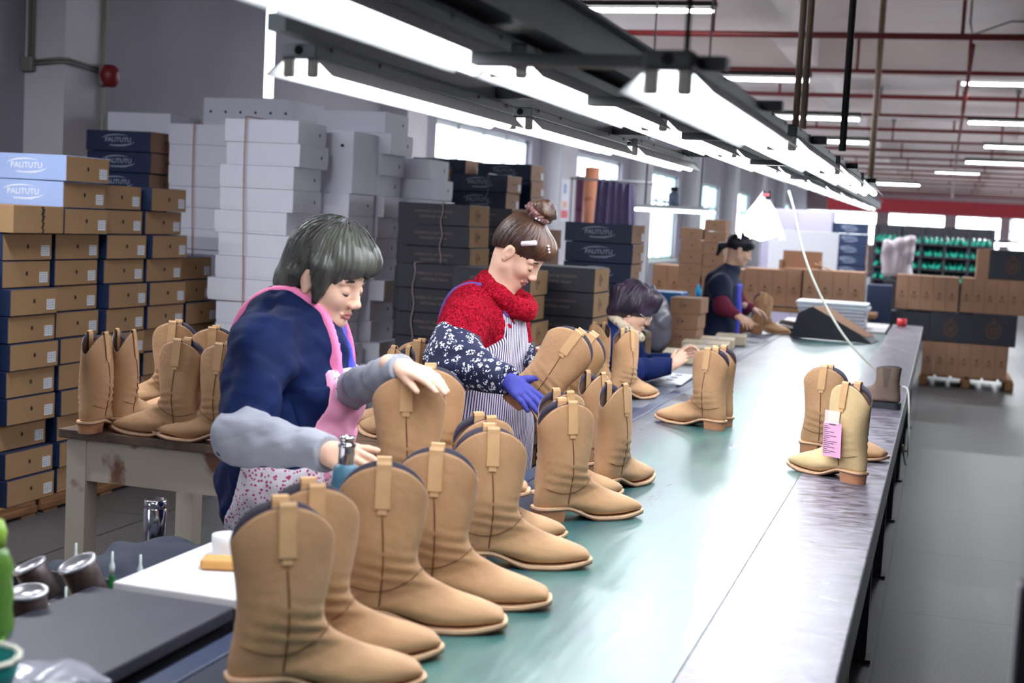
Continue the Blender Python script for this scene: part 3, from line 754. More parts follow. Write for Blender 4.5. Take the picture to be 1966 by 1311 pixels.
# tag on the pale boot
tp = Pz(1632, 840, 0.95); 
pb = [o for o in COL.objects if o.get('label', '').startswith('pale tan western')][0]
M = pb.matrix_basis
tagt = thing('inspection_tag', 'pink paper tag covered in small print hanging on the pale boot', 'tag')
tagt.location = M @ Vector((0.098, 0.064, 0.142)); tagt.rotation_euler = (0, math.radians(2), pb.rotation_euler.z)
pink_m = mat('pink_paper', rgb(226, 166, 200), 0.7)
mb = MB(); mb.box((0, 0, 0), (0.086, 0.001, 0.118), pink_m); mb.build('paper', tagt)
mb = MB()
for i in range(15):
    x0 = -0.036; w = [0.02, 0.03, 0.016, 0.05, 0.024, 0.06, 0.028, 0.02, 0.064, 0.05, 0.03, 0.055, 0.02, 0.06, 0.035][i]
    mb.box((0.040-w/2, 0.0012, 0.046-i*0.0066), (w, 0.0006, 0.0014), ink)
mb.box((0, 0.0012, 0.053), (0.03, 0.0006, 0.003), ink); mb.build('print', tagt)
plast = mat('clear_plastic', (0.95, 0.95, 0.97, 1), 0.15, alpha=0.35, spec=0.8, bump=0.4, bscale=50)
mb = MB(); mb.box((0.002, 0.002, 0.078), (0.07, 0.0015, 0.045), plast); mb.build('plastic_sleeve', tagt)
# short brown boot
SK = [(0.0, .215, .125, .205, .040, 0), (.004, .17, .122, .17, .041, 0), (.006, .13, .124, .132, .041, 0), (.0, .085, .140, .110, .038, .02), (-.004, .055, .165, .098, .036, .05), (.004, .034, .185, .090, .036, .1),
      (.05, .032, .202, .083, .037, .14), (.11, .030, .222, .077, .042, .16), (.17, .026, .245, .070, .046, .16), (.22, .025, .262, .062, .044, .14), (.26, .027, .276, .052, .036, .05), (.277, .032, .280, .042, .022, 0)]
brn = mat('brown_suede', rgb(112, 92, 82), 0.8, var=0.14, vscale=14, bump=0.1)
ab = thing('ankle_boot', 'short dark brown ankle boot with black lug sole by the metal edge', 'boot')
R = boot_rings(SK, 50, 40, .014, .18, .215); mb = MB(); mb.rings(R, brn, False); mb.add(R[-1], [tuple(range(40))], brn); mb.build('upper', ab)
S2 = Surf(R); blk = mat('black_elastic', rgb(30, 30, 36), 0.8, bump=0.1)
mb = MB(); mb.rings([R[0], [Vector((0.06+(p.x-0.06)*0.93, p.y*0.93, p.z)) for p in R[0]], [Vector((0.06+(p.x-0.06)*0.9, p.y*0.9, p.z-0.08)) for p in R[0]]], blk, False)
mb.add([Vector((0.06+(p.x-0.06)*0.9, p.y*0.9, p.z-0.08)) for p in R[0]], [tuple(range(40))], blk); mb.build('collar', ab)
for side in (-1, 1):
    mb = MB(); rr_ = []
    for k in range(8):
        z = 0.205-k*0.014; w = 0.022-k*0.0018; rr_.append([(0.066+w*dx, S2.y(0.066+w*dx, z, side)+side*0.0012, z) for dx in (-1, -.5, 0, .5, 1)])
    vs = [p for r_ in rr_ for p in r_]; mb.add(vs, [(a*5+b_, a*5+b_+1, a*5+b_+6, a*5+b_+5) for a in range(7) for b_ in range(4)], mat('dark_gusset', rgb(84, 70, 66), 0.8), True); mb.build('elastic_gusset', ab)
xs = interp([(-.008, .008), (-.004, .028), (.02, .038), (.07, .036), (.12, .038), (.18, .048), (.23, .049), (.265, .040), (.283, .024), (.287, .008)], 30)
mb = MB(); mb.rings([[Vector((x, -w, 0.0)), Vector((x, w, 0)), Vector((x, w, 0.032)), Vector((x, -w, 0.032))] for x, w in xs], mat('black_rubber', rgb(28, 30, 40), 0.5), True, False); mb.build('outsole', ab)
mb = MB()
for x, w in xs[2:-2]: mb.box((x, -w-0.0004, 0.030), (0.004, 0.001, 0.002), mat('tan_stitch', rgb(200, 180, 140), 0.6))
mb.build('welt_stitch', ab)
q = Pz(1738, 785, BZ); ab.location = (q.x-0.0, q.y, BZ+0.002); ab.rotation_euler = (0, 0, math.radians(172))
ab.location = Vector((-0.150, 7.16, BZ+0.002))
# ================================================================== BOXES
BL, BW, BH = 0.47, 0.38, 0.130
def box_text(t, kind, m, L=BL, W=BW, H=BH):
    mb = MB()
    def put(s_, size, dx, dz, bold=False, sp_=1.0):
        vs, fs = text_mesh(s_, size, m, bold=bold, sp=sp_)
        mb.add([(-L/2+dx+v.x, -W/2-0.0008-v.z, H/2+dz+v.y) for v in vs], fs, m)
    if kind == 'logo':
        put('PALITUTU', 0.042, 0, 0.006, True); put('www.palitutu.com', 0.016, 0, -0.030)
        for s_ in (-1, 1):
            pts = []
            for k in range(16):
                a = math.pi*(0.03+0.62*k/15) if s_ < 0 else math.pi*(1.03+0.62*k/15)
                a = a+math.pi*0.28 if s_ < 0 else a+math.pi*0.28
                pts.append((-L/2+0.125*math.cos(a), 0.006+0.034*math.sin(a)))
            vs = []; fs = []
            for k, (x, z) in enumerate(pts):
                w = 0.0035*math.sin(math.pi*k/15)+0.0004; vs += [(x, -W/2-0.0008, H/2+z+w), (x, -W/2-0.0008, H/2+z-w)]
            fs = [(2*k, 2*k+1, 2*k+3, 2*k+2) for k in range(15)]; mb.add(vs, fs, m)
    if kind == 'west':
        put("AMERICA'S AUTHENTIC", 0.022, 0, 0.016, False, 1.1); put('WESTERN WEAR', 0.022, 0, -0.016, False, 1.1)
    if kind: mb.build('lettering', t)
def make_box(name, side_m_, end_m_, text=None, tm=None, label=True, hole=True, lid=None, L=BL, W=BW, H=BH, crest=False):
    t = thing(name, 'x', 'box')
    mb = MB(); x0 = -L
    vs = [(x, y, z) for z in (0, H) for x, y in ((-L, -W/2), (0, -W/2), (0, W/2), (-L, W/2))]
    bm = bmesh.new(); bv = [bm.verts.new(v) for v in vs]
    for f_ in [(3, 2, 1, 0), (4, 5, 6, 7), (0, 1, 5, 4), (1, 2, 6, 5), (2, 3, 7, 6), (3, 0, 4, 7)]: bm.faces.new([bv[i] for i in f_])
    bmesh.ops.bevel(bm, geom=bm.edges[:], offset=0.0025, segments=1, affect='EDGES'); bm.normal_update(); bm.verts.index_update()
    vs2 = [v.co.copy() for v in bm.verts]; fe = []; fs_ = []
    for f_ in bm.faces: (fe if abs(f_.normal.x) > 0.8 else fs_).append([v.index for v in f_.verts])
    bm.free(); mb.add(vs2, fs_, side_m_); mb.add(vs2, fe, end_m_); mb.build('carton', t)
    if lid:
        mb = MB(); z0 = H*0.14
        mb.add([(x, y, z) for z in (z0, H+0.002) for x, y in ((-L-.002, -W/2-.002), (.002, -W/2-.002), (.002, W/2+.002), (-L-.002, W/2+.002))],
               [(4, 5, 6, 7), (0, 1, 5, 4), (1, 2, 6, 5), (2, 3, 7, 6), (3, 0, 4, 7)], lid); mb.build('lid', t)
    ex = 0.0026 if lid else 0.0006
    if hole:
        mb = MB(); n = 14; vs = [(ex, 0.0095*math.cos(2*math.pi*k/n)+(0.10 if lid else 0), H*0.52+0.0115*math.sin(2*math.pi*k/n)) for k in range(n)]
        mb.add(vs, [tuple(range(n))], hole_m); mb.build('finger_hole', t)
    if label:
        mb = MB(); mb.box((ex, W*0.36, H*0.36), (0.0010, 0.066, 0.052), label_m); lb_ = mb.build('label', t)
        mb = MB()
        for i in range(4):
            for j in range(3): mb.box((ex+0.0007, W*0.36-0.022+j*0.020, H*0.36+0.018-i*0.011), (0.0006, [0.014, 0.011, 0.016, 0.012][(i+j) % 4], 0.0032), ink)
        mb.build('print', lb_)
    if crest:
        mb = MB()
        for k in range(10):
            a = 2*math.pi*k/10; mb.box((ex, -W*0.12+0.030*math.cos(a), H*0.5+0.030*math.sin(a)), (0.0008, 0.010, 0.010), mat('crest_print', rgb(110, 82, 60), 0.8))
        mb.box((ex, -W*0.12, H*0.5), (0.0008, 0.022, 0.03), mat('crest_print', rgb(110, 82, 60), 0.8)); mb.build('crest', t)
    if text: box_text(t, text, tm, L, W, H)
    return t
b_kraft = make_box('shoe_box', navy_board, kraft)
b_blue = make_box('light_blue_shoe_box', blue_board, kraft, 'logo', print_white)
b_white = make_box('white_shoe_box', white_board, white_board, lid=white_board, label=False)
b_navy = make_box('navy_shoe_box', navy_board, kraft_d, 'logo', mat('logo_grey_blue', rgb(150, 160, 182), 0.5))
b_black = make_box('charcoal_shoe_box', black_board, kraft, 'west', print_bronze, label=False, crest=True)
b_grey = make_box('grey_shoe_box', grey_board, kraft_d, 'west', mat('print_peach', rgb(190, 160, 140), 0.5), label=False, crest=True)
b_plain = make_box('kraft_shoe_box', kraft_d, kraft_d, label=False, crest=True)
NUM = ['topmost']+[o_+' down' for o_ in ORDN[1:]]
def bstack(proto, x, y, z0, n, kind, where, group, pitch=None, jit=0.02, rz=0.0, scale=None, yj=0.006, alt=None, zs=1.0):
    """x: plane of the box ends, y: front (camera) side, z0: base; returns top"""
    p = pitch or BH+0.0035; s = scale or 1.0
    for i in range(n):
        pr = proto
        if alt and (n-1-i) in alt: pr = alt[n-1-i]
        jx = rnd.uniform(-jit, jit); jy = rnd.uniform(-yj, yj)
        W_ = BW
        o = place(pr, USED, (x+jx, y+BW/2*s+jy, z0+i*p*s), (0, 0, rz+rnd.uniform(-0.018, 0.018)), '%s, %s in %s' % (kind if pr is proto else 'light blue shoe box' if pr is b_blue else kind, NUM[min(n-1-i, 16)], where), group)
        o.scale = (s, s, s*zs)
    return z0+n*p*s
def down(px, py, d, proto, n, kind, where, group, **kw):
    c = Pd(px, py, d); s = kw.get('scale', 1.0) or 1.0; p = (kw.get('pitch') or BH+0.0035)*s
    m_ = int((c.z-0.004)/p)
    if m_ <= n: n = m_; kw['pitch'] = (c.z-0.002)/m_/s; kw['zs'] = kw['pitch']/(BH+0.0035); p = kw['pitch']*s
    return bstack(proto, c.x, c.y, c.z-n*p, n, kind, where, group, **kw)
# pallets by the left wall
def pallet(x0, x1, y0, y1, h, label, group=None):
    t = thing('wooden_pallet', label, 'pallet', ((x0+x1)/2, (y0+y1)/2, 0), 0, group); mb = MB(); X = x1-x0; Y = y1-y0
    n = max(5, int(X/0.16))
    for k in range(n): mb.box((-X/2+X/(n)*(k+.5), 0, h-0.011), (X/n*0.82, Y, 0.022), pallet_m)
    mb.build('deck', t)
    for xx in (-X/2+0.045, 0, X/2-0.045):
        mb = MB(); mb.box((xx, 0, (h-0.022)/2+0.008), (0.09, Y, h-0.04), pallet_m)
        for yy in (-Y/2+0.07, 0, Y/2-0.07): mb.box((xx, yy, 0.0055), (0.09, 0.11, 0.011), pallet_m)
        mb.build('bearer', t)
    return t
PG = 'wooden pallets under the brown box wall'
pallet(-4.86, -4.24, 4.75, 5.93, 0.070, 'rough wooden pallet under the leftmost brown boxes, cut by the picture edge', PG)
pallet(-4.86, -4.24, 5.97, 7.10, 0.070, 'rough wooden pallet under the brown boxes behind the table leg', PG)
pallet(-4.86, -4.24, 7.14, 7.80, 0.070, 'rough wooden pallet at the far end of the brown box wall', PG)
GK = 'brown-ended shoe boxes stacked on pallets by the left wall'
XE = -4.28; zb_ = 0.072; P_ = 0.1335
K_ = 'brown labelled shoe box'
bstack(b_kraft, XE-0.03, 5.26, zb_, 9, K_, 'the stack cut off by the left picture edge', GK, jit=0.03)
bstack(b_kraft, XE, 5.71, zb_, 10, K_, 'the stack under the taped carton', GK, jit=0.04)
bstack(b_kraft, XE, 6.125, zb_, 13, K_, 'the stack capped by light blue boxes', GK, jit=0.035, alt={0: b_blue, 1: b_blue})
bstack(b_kraft, XE, 6.535, zb_, 12, K_, 'the third full stack from the left', GK, jit=0.035)
bstack(b_kraft, XE, 6.94, zb_, 12, K_, 'the fourth full stack from the left', GK, jit=0.03)
bstack(b_kraft, XE-0.01, 7.345, zb_, 9, K_, 'the lower fifth stack before the white boxes', GK, jit=0.03)
tc_ = thing('taped_carton', 'brown carton with a torn taped end topping the leftmost full stack', 'carton', (XE+0.03, 5.905, zb_+10*P_+0.001))
mb = MB(); mb.rbox((-0.23, 0, 0.068), (0.46, 0.40, 0.135), kraft, 0.003); mb.build('carton', tc_)
mb = MB()
for k in range(12): mb.box((0.0012, 0.03+0.005*math.sin(k*2.1), 0.006+k*0.011), (0.0015, 0.012+0.008*math.sin(k*3.3)**2, 0.0085), hole_m)
mb.build('torn_seam', tc_)
# white stacks
GW = 'white shoe boxes stacked by the left wall'
KW = 'white shoe box'
bstack(b_white, -3.66, 7.42, 0.10, 13, KW, 'the front white stack tied with pink string', GW, jit=0.035)
bstack(b_white, -3.60, 7.42, 0.10+13*P_, 2, KW, 'the bright pair capping the front white stack', GW, jit=0.015)
bstack(b_white, -3.50, 7.86, 0.10, 12, KW, 'the white stack just right behind the front one', GW, jit=0.06)
bstack(b_white, -3.42, 8.30, 0.10, 16, KW, 'the white stack with hole ends above the grey-haired woman', GW, jit=0.07)
bstack(b_white, -4.34, 8.05, 0.10, 15, KW, 'the shaded white stack left of the front one', GW, jit=0.02)
bstack(b_white, -3.92, 8.46, 0.10, 13, KW, 'the rear white stack under the upright boxes', GW, jit=0.02)
bstack(b_white, -3.30, 8.74, 0.10, 14, KW, 'the right rear white stack beside the dark gap', GW, jit=0.05)
mb = MB(); mb.box((-3.68, 8.25, 0.049), (1.06, 1.8, 0.098), pallet_m); mb.box((-4.53, 8.45, 0.049), (0.62, 0.96, 0.098), pallet_m); tag(mb.build('timber_platform'), 'low timber platform under the white box stacks', 'platform')
UPRIGHTS = True
for k, (px, pt, pb_, d, lab) in enumerate(((378, 215, 410, 8.6, 'on the shaded white stack'), (466, 222, 640, 7.9, 'on the front white stack'))):
    a = Pd(px, pt, 8.2)
    mb = MB(); ys = {0: 8.05, 1: 7.42}[k]; xx = {0: -4.62, 1: -3.92}[k]; zt_ = {0: 2.10, 1: 2.11}[k]
    pts = [(xx+0.03*math.sin(z_*2.2)+0.03*(z_-1.5), ys-0.030, z_) for z_ in np.linspace(zt_+0.004, 0.75, 24)]
    pts = [(pts[0][0], ys+0.3, zt_+0.006), (pts[0][0], ys-0.02, zt_+0.006)]+pts
    mb.tube(pts, 0.004, string_m, 6); tag(mb.build('tying_string'), 'pink tying string running down %s' % lab[3:], 'string')
# navy stack behind the brown wall
down(290, 252, 8.9, b_navy, 9, 'navy printed shoe box', 'the navy stack behind the brown box wall', 'navy boxes behind the brown wall', jit=0.01)
c = Pd(328, 210, 9.2); place(b_white, USED, (c.x, c.y+0.19, Pd(290, 252, 8.9).z+0.004), 0.0, 'white shoe box lying on the navy stack beside the wall pier')
# grey, black and navy stacks behind the women
down(708, 300, 9.3, b_grey, 13, 'grey shoe box', 'the narrow stack right of the white boxes', 'grey boxes in the gap', jit=0.02, alt=None)
down(815, 318, 10.6, b_grey, 17, 'pale grey box', 'the tied grey stack left of the black boxes', 'pale grey boxes', jit=0.01, scale=0.85)
GB = 'black shoe boxes stacked behind the woman in red'
down(908, 512, 8.25, b_black, 16, 'black lettered shoe box', 'the lower front black stack', GB, jit=0.006)
c = Pd(905, 393, 8.55); bstack(b_black, c.x, c.y, c.z-3*P_, 3, 'black lettered shoe box', 'the tied trio left of the hair bun', GB, jit=0.008)
bstack(b_black, c.x, c.y, c.z-12*P_, 9, 'black shoe box', 'the stack under the three tied boxes', GB, jit=0.02)
down(1018, 520, 7.9, b_black, 16, 'black shoe box with crest', 'the stack right of the woman in red', GB, jit=0.03)
down(1143, 515, 8.3, b_black, 16, 'long dark shoe box', 'the wide stack behind the tilted boots', GB, jit=0.02)
down(985, 400, 9.6, b_black, 11, 'black shoe box in shade', 'the shaded stack hidden behind the hair bun', GB, jit=0.02)
down(1052, 440, 9.9, b_plain, 11, 'kraft box', 'the kraft stack behind the face of the woman in red', 'kraft boxes behind the woman in red', jit=0.02)
GN = 'navy boxes with white print behind the seated woman'
down(1217, 431, 9.4, b_navy, 11, 'navy printed shoe box', 'the navy stack behind the seated woman', GN, jit=0.012)
GD = 'dark boxes piled below the first bright window'
down(895, 305, 11.6, b_navy, 16, 'navy shoe box', 'the left dark pile below the window', GD, jit=0.02)
down(1020, 315, 11.6, b_navy, 16, 'navy shoe box', 'the right dark pile below the window', GD, jit=0.02)
down(975, 336, 11.0, b_navy, 16, 'navy shoe box', 'the front dark pile with the tied bow', GD, jit=0.01)
down(845, 322, 11.3, b_plain, 16, 'kraft box', 'the kraft stack right of the pale grey boxes', 'kraft boxes by the grey stack', jit=0.01)
for nm, px, (cx_, cy_, cd_), pb_ in (('on the lower front black stack', 797, (908, 512, 8.25), 660), ('on the three tied black boxes', 851, (905, 393, 8.55), 508), ('on the pale grey stack', 776, (815, 318, 10.6), 420), ('on the front dark pile below the window', 938, (975, 336, 11.0), 396)):
    cc = Pd(cx_, cy_, cd_); a = Py(px, cy_, cc.y); z1_ = Py(px, pb_, cc.y).z
    mb2 = MB(); pts = [(a.x, cc.y+0.2, cc.z+0.004), (a.x, cc.y-0.006, cc.z+0.004)]+[(a.x+0.008*math.sin(k*1.3), cc.y-0.012, cc.z-0.002+(z1_-cc.z)*k/12) for k in range(13)]
    mb2.tube(pts, 0.0042, mat('silver_string', rgb(150, 130, 136), 0.4), 6); tag(mb2.build('tying_string'), 'pale tying string %s' % nm, 'string')
# far stacks of kraft boxes, upright, ends to the camera
def row_up(proto, px0, px1, py_top, Y, n, label, group, s=1.0, fill=None):
    a = Py(px0, py_top, Y); b_ = Py(px1, py_top, Y); w = (b_.x-a.x)/n; z = (a.z+b_.z)/2-BW*s
    for k in range(n):
        o = place(proto, USED, (a.x+w*(k+0.5)+BH*s/2, Y, z+BW*s/2), (math.pi/2, 0, 0), label % ORD2[k], group)
        # local +x (end) -> -Y ; local y -> z ; local z -> x
        Mx = Matrix(((0, 0, -1), (-1, 0, 0), (0, 1, 0))); Mx = Matrix(((0, 0, -1), (-1, 0, 0), (0, 1, 0)))
        o.rotation_euler = Mx.to_euler(); o.scale = (s, s, w/BH*0.985)
        o.location = (a.x+w*(k+1), Y, z+BW*s/2)
    return z
ORD2 = ['first', 'second', 'third', 'fourth', 'fifth', 'sixth', 'seventh', 'eighth', 'ninth', 'tenth', 'eleventh', 'twelfth']
GU = 'kraft boxes standing upright behind the far end of the conveyor'
row_up(b_white, 392, 565, 190, 8.5, 6, 'white box on edge topping the rear white stacks, %s from the left', 'white boxes on edge on top')
row_up(b_white, 598, 680, 250, 7.9, 2, 'white box standing on end behind the grey-haired woman, %s from the left', 'white boxes standing on end')
z1 = row_up(b_plain, 1543, 1660, 520, 15.0, 4, 'upright crested kraft box right of the open carton, %s from the left', GU)
z2 = row_up(b_plain, 1430, 1540, 517, 15.1, 4, 'upright kraft box below the open carton, %s from the left', GU)
z3 = row_up(b_plain, 1253, 1430, 512, 15.3, 6, 'upright kraft box behind the ponytailed woman, %s from the left', GU)
mb = MB(); a = Py(1253, 600, 15.3); b_ = Py(1665, 600, 15.3)
mb.box(((a.x+b_.x)/2, 15.32, z3-0.02), (b_.x-a.x+0.2, 0.62, 0.04), wood)
for x in (a.x, (a.x+b_.x)/2, b_.x):
    for y in (15.1, 15.55): mb.box((x, y, (z3-0.04)/2), (0.06, 0.06, z3-0.04), wood)
tag(mb.build('wooden_bench'), 'long wooden bench under the upright kraft boxes', 'bench')
G3 = 'kraft boxes of the big stack at right'
zr = row_up(b_plain, 1772, 1938, 658, 16.2, 7, 'upright kraft box in the bottom row at right, %s from the left', G3)
pallet(-0.15, 0.85, 16.2, 17.2, zr-0.001, 'wooden pallet under the big box stack at right')
row_up(b_plain, 1722, 1843, 530, 16.2, 5, 'upright kraft box in the left upper row at right, %s from the left', G3)
row_up(b_plain, 1847, 1985, 537, 16.2, 6, 'upright kraft box in the right upper row at right, %s from the left', G3)
gold = mat('crest_gold', rgb(92, 66, 50), 0.6)
def crest(mb, x, y, z, s):
    for k in range(14):
        a = 2*math.pi*k/14; mb.box((x+s*0.8*math.cos(a), y, z+s*0.9*math.sin(a)), (s*0.26, 0.002, s*0.26), gold, Matrix.Rotation(-a, 3, 'Y'))
    for dx in (-.34, 0, .34): mb.box((x+s*dx, y, z-s*0.05), (s*0.2, 0.002, s*0.9), gold)
    mb.box((x, y, z+s*1.25), (s*0.3, 0.002, s*0.3), gold)
def flat_black(px0, px1, py0, py1, Y, label, cr=True, open_=False):
    a = Py(px0, py0, Y); b_ = Py(px1, py1, Y)
    t = thing('black_carton', label, 'carton', ((a.x+b_.x)/2, Y, min(a.z, b_.z)), 0, 'black crested cartons')
    w = b_.x-a.x; h = abs(a.z-b_.z); mb = MB(); mb.rbox((0, 0.2, h/2), (w-0.01, 0.4, h-0.004), black_board, 0.004); mb.build('carton', t)
    if cr: mb = MB(); crest(mb, 0, -0.0015, h/2-0.01, h*0.26); mb.build('crest', t)
flat_black(1709, 1783, 596, 656, 16.2, 'black carton without visible crest, left end of the dark row at right', False)
flat_black(1786, 1864, 598, 662, 16.2, 'black carton with a crest in the dark row, middle one')
flat_black(1866, 1950, 600, 668, 16.2, 'black carton with a crest in the dark row, right one')
flat_black(1900, 1990, 478, 541, 16.2, 'black crested carton on top of the right-hand stack at the picture edge')
for k in range(3):
    a = Py(1878+8*k, 478, 16.2); b_ = Py(1878, 539, 16.2)
    mb = MB(); mb.rbox((a.x+0.02, 16.38, (a.z+b_.z)/2), (0.044, 0.36, a.z-b_.z), kraft_d, 0.003)
    tag(mb.build('flat_carton'), 'thin kraft carton on edge beside the top black carton, %s of three' % ['left', 'middle', 'right'][k], 'carton', 'thin kraft cartons on edge')
# far navy stack, kraft stacks, small stack by the woman
down(1668, 430, 18.2, b_navy, 13, 'navy printed shoe box', 'the far navy stack right of the white board', 'far navy boxes', jit=0.01)
def small_end(px0, px1, py, Y, n, where):
    a = Py(px0, py, Y); b_ = Py(px1, py, Y); sy = (b_.x-a.x)/BW; sz = 0.86; z = a.z-n*(BH+.0035)*sz
    for i in range(n):
        o = place(b_small, USED, ((a.x+b_.x)/2+rnd.uniform(-.008, .008), Y, z+i*(BH+.0035)*sz), -math.pi/2, 'small kraft box, %s in %s' % (NUM[n-1-i], where), 'far kraft boxes under the windows'); o.scale = (0.7, sy, sz)
    return z
b_small = make_box('small_kraft_box', kraft_d, kraft_d, label=False)
zt1 = small_end(1308, 1352, 436, 13.6, 6, 'the far stack beside the blue bottle'); zt2 = small_end(1353, 1394, 420, 13.6, 7, 'the taller far stack left of the bulb')
zt0 = min(zt1, zt2)
mb = MB(); a = Pd(1230, 500, 13.6); b_ = Pd(1400, 500, 13.6); q = zt0-0.003
mb.rbox(((a.x+b_.x)/2-0.1, 13.75, q-0.02), (1.1, 0.6, 0.036), mat('light_plywood', rgb(214, 180, 140), 0.6), 0.004)
for x in ((a.x+b_.x)/2-0.6, (a.x+b_.x)/2+0.4):
    for y in (13.5, 14.0): mb.box((x, y, q/2-0.02), (0.05, 0.05, q-0.04), wood)
tag(mb.build('plywood_table'), 'plywood-topped table under the far kraft stacks', 'table')
a = Py(1287, 570, 9.8); b_ = Py(1347, 570, 9.8); nn_ = int(a.z/0.105)
for i in range(nn_):
    o = place(b_plain, USED, ((a.x+b_.x)/2-0.01*i+0.005*math.sin(i*5), 9.8, 0.002+(a.z-.002)/nn_*(nn_-1-i)), -math.pi/2, 'crested kraft box, %s in the low stack left of the ponytailed woman' % NUM[i], 'kraft boxes in the low stack')
    o.scale = (0.7, (b_.x-a.x)/BW, (a.z-.002)/nn_/(BH+.0015))
# paper-wrapped insole packs on the bench
wrap = mat('beige_wrap', rgb(206, 190, 166), 0.7, var=0.06, bump=0.05)
for k, (px, py, w, l) in enumerate(((1330, 668, .30, .30), (1372, 657, .26, .26), (1388, 646, .32, .30), (1420, 641, .24, .28), (1346, 671, .22, .28))):
    c = Pz(px, py, BZ+0.075)
    if k == 4: c = Pz(1400, 662, BZ+0.075)
    mb = MB(); mb.rbox((0, 0, 0.036), (w, l, 0.070), wrap, 0.006); mb.box((0, 0, 0.0725), (w*0.06, l*0.98, 0.002), pale)
    o = mb.build('wrapped_pack'); o.location = (c.x-0.05, c.y, BZ+0.001); o.rotation_euler = (0, 0, 0.1)
    o.location = (-1.49+0.03*math.sin(k*2), 8.75+0.42*k, BZ+0.001)
    tag(o, 'flat beige paper-wrapped pack on the far bench, %s from the seated woman' % ORD2[k], 'pack', 'beige packs on the far bench')
# ================================================================== WOODEN TABLE WITH BOOTS
grime = mat('cream_table_paint', rgb(186, 172, 156), 0.55, var=0.10, vscale=3, col2=None)
nt, b = N(grime)
tc = nt.nodes.new('ShaderNodeTexCoord'); n1 = nt.nodes.new('ShaderNodeTexNoise'); n1.inputs['Scale'].default_value = 3.2; n1.inputs['Detail'].default_value = 7; n1.inputs['Distortion'].default_value = 0.6
nt.links.new(tc.outputs['Object'], n1.inputs['Vector'])
r = nt.nodes.new('ShaderNodeValToRGB'); r.color_ramp.interpolation = 'LINEAR'; e = r.color_ramp.elements
e[0].position = 0.40; e[0].color = rgb(128, 84, 66); e[1].position = 0.45; e[1].color = rgb(190, 178, 162)
nt.links.new(n1.outputs['Fac'], r.inputs[0]); nt.links.new(r.outputs[0], b.inputs['Base Color'])
topm = mat('worn_table_top', rgb(120, 92, 72), 0.55, var=0.35, vscale=7, stretch=(1.5, 8, 1), bump=0.1, col2=rgb(70, 56, 50))
tb = thing('wooden_table', 'old cream-painted wooden table with chipped apron carrying tan boots', 'table', (-2.32, 4.55, 0))
TX, TY = 1.10, 0.86
mb = MB()
for k in range(5): mb.rbox((0, -TY/2+TY/5*(k+.5), TZ-0.016), (TX, TY/5-0.003, 0.032), topm, 0.004)
mb.build('tabletop', tb)
mb = MB(); mb.box((0, -TY/2+0.04, TZ-0.105), (TX-0.04, 0.025, 0.145), grime); mb.box((0, TY/2-0.04, TZ-0.105), (TX-0.04, 0.025, 0.145), grime)
mb.box((-TX/2+0.04, 0, TZ-0.105), (0.025, TY-0.08, 0.145), grime); mb.box((TX/2-0.04, 0, TZ-0.105), (0.025, TY-0.08, 0.145), grime); mb.build('apron', tb)
for sx in (-1, 1):
    for sy in (-1, 1): mb = MB(); mb.box((sx*(TX/2-0.06), sy*(TY/2-0.06), (TZ-0.03)/2), (0.075, 0.075, TZ-0.03), grime, taper=1.0); mb.build('leg', tb)
mb = MB(); mb.box((-TX/2+0.06, 0, 0.16), (0.03, TY-0.1, 0.045), grime); mb.box((0, TY/2-0.06, 0.16), (TX-0.1, 0.03, 0.045), grime); mb.build('stretcher', tb)
c = [o for o in COL.objects if 'white sticker' in o.get('label', '')][0]
mb = MB(); mb.box((0, 0, 0), (0.016, 0.022, 0.001), white_pl); mb.box((0, 0, 0.0008), (0.007, 0.011, 0.0006), stk)
o = mb.build('size_sticker', c); o.location = (0.188, -0.046, 0.087); o.rotation_euler = (math.radians(62), math.radians(22), 0)

# ================================================================== FOREGROUND BOARDS, BOTTLES, STOOL
fb = thing('black_work_board', 'long black rubber-topped work board beside the near end of the belt', 'board', (-1.47, 1.75, 0))
blackr = mat('black_rubber_top', rgb(54, 54, 68), 0.45, var=0.12, vscale=4, stretch=(6, 1, 1), bump=0.05)
mb = MB(); mb.rbox((0, -0.05, 0.782), (0.33, 1.56, 0.03), blackr, 0.005); mb.build('top', fb)
mb = MB(); mb.box((0, -0.05, 0.745), (0.30, 1.5, 0.04), side_m); mb.build('frame', fb)
for x in (-0.13, 0.13):
    for y in (-0.7, 0.62): mb = MB(); mb.box((x, y, 0.363), (0.04, 0.04, 0.725), side_m); mb.build('leg', fb)
wb = thing('white_paper_board', 'white paper-covered board beyond the black work board', 'board', (-1.47, 2.79, 0))
mb = MB(); mb.rbox((0, 0, 0.784), (0.30, 0.52, 0.022), mat('white_paper', rgb(236, 232, 236), 0.6), 0.004); mb.build('top', wb)
for y in (-0.2, 0.2): mb = MB(); mb.box((0.1, y, 0.386), (0.04, 0.04, 0.773), side_m); mb.box((-0.1, y, 0.386), (0.04, 0.04, 0.773), side_m); mb.build('leg', wb)
p = Pz(425, 1086, 0.80)
mb = MB(); mb.rbox((0, 0, 0.012), (0.085, 0.06, 0.022), mat('orange_sponge', rgb(214, 160, 92), 0.8, bump=0.3), 0.006)
o = mb.build('sponge'); o.location = (p.x, p.y, 0.7955); o.rotation_euler = (0, 0, 0.3); tag(o, 'flat orange-brown sponge block on the white board', 'sponge')
p = Pz(440, 1065, 0.80)
mb = MB(); mb.lathe((0, 0, 0), [(0.0, 0.0), (0.036, 0.0), (0.04, 0.03), (0.041, 0.052), (0.03, 0.054), (0.0, 0.054)], white_pl, 24)
o = mb.build('white_pot'); o.location = (p.x, p.y, 0.7955); tag(o, 'small round white pot at the corner of the white board', 'pot')
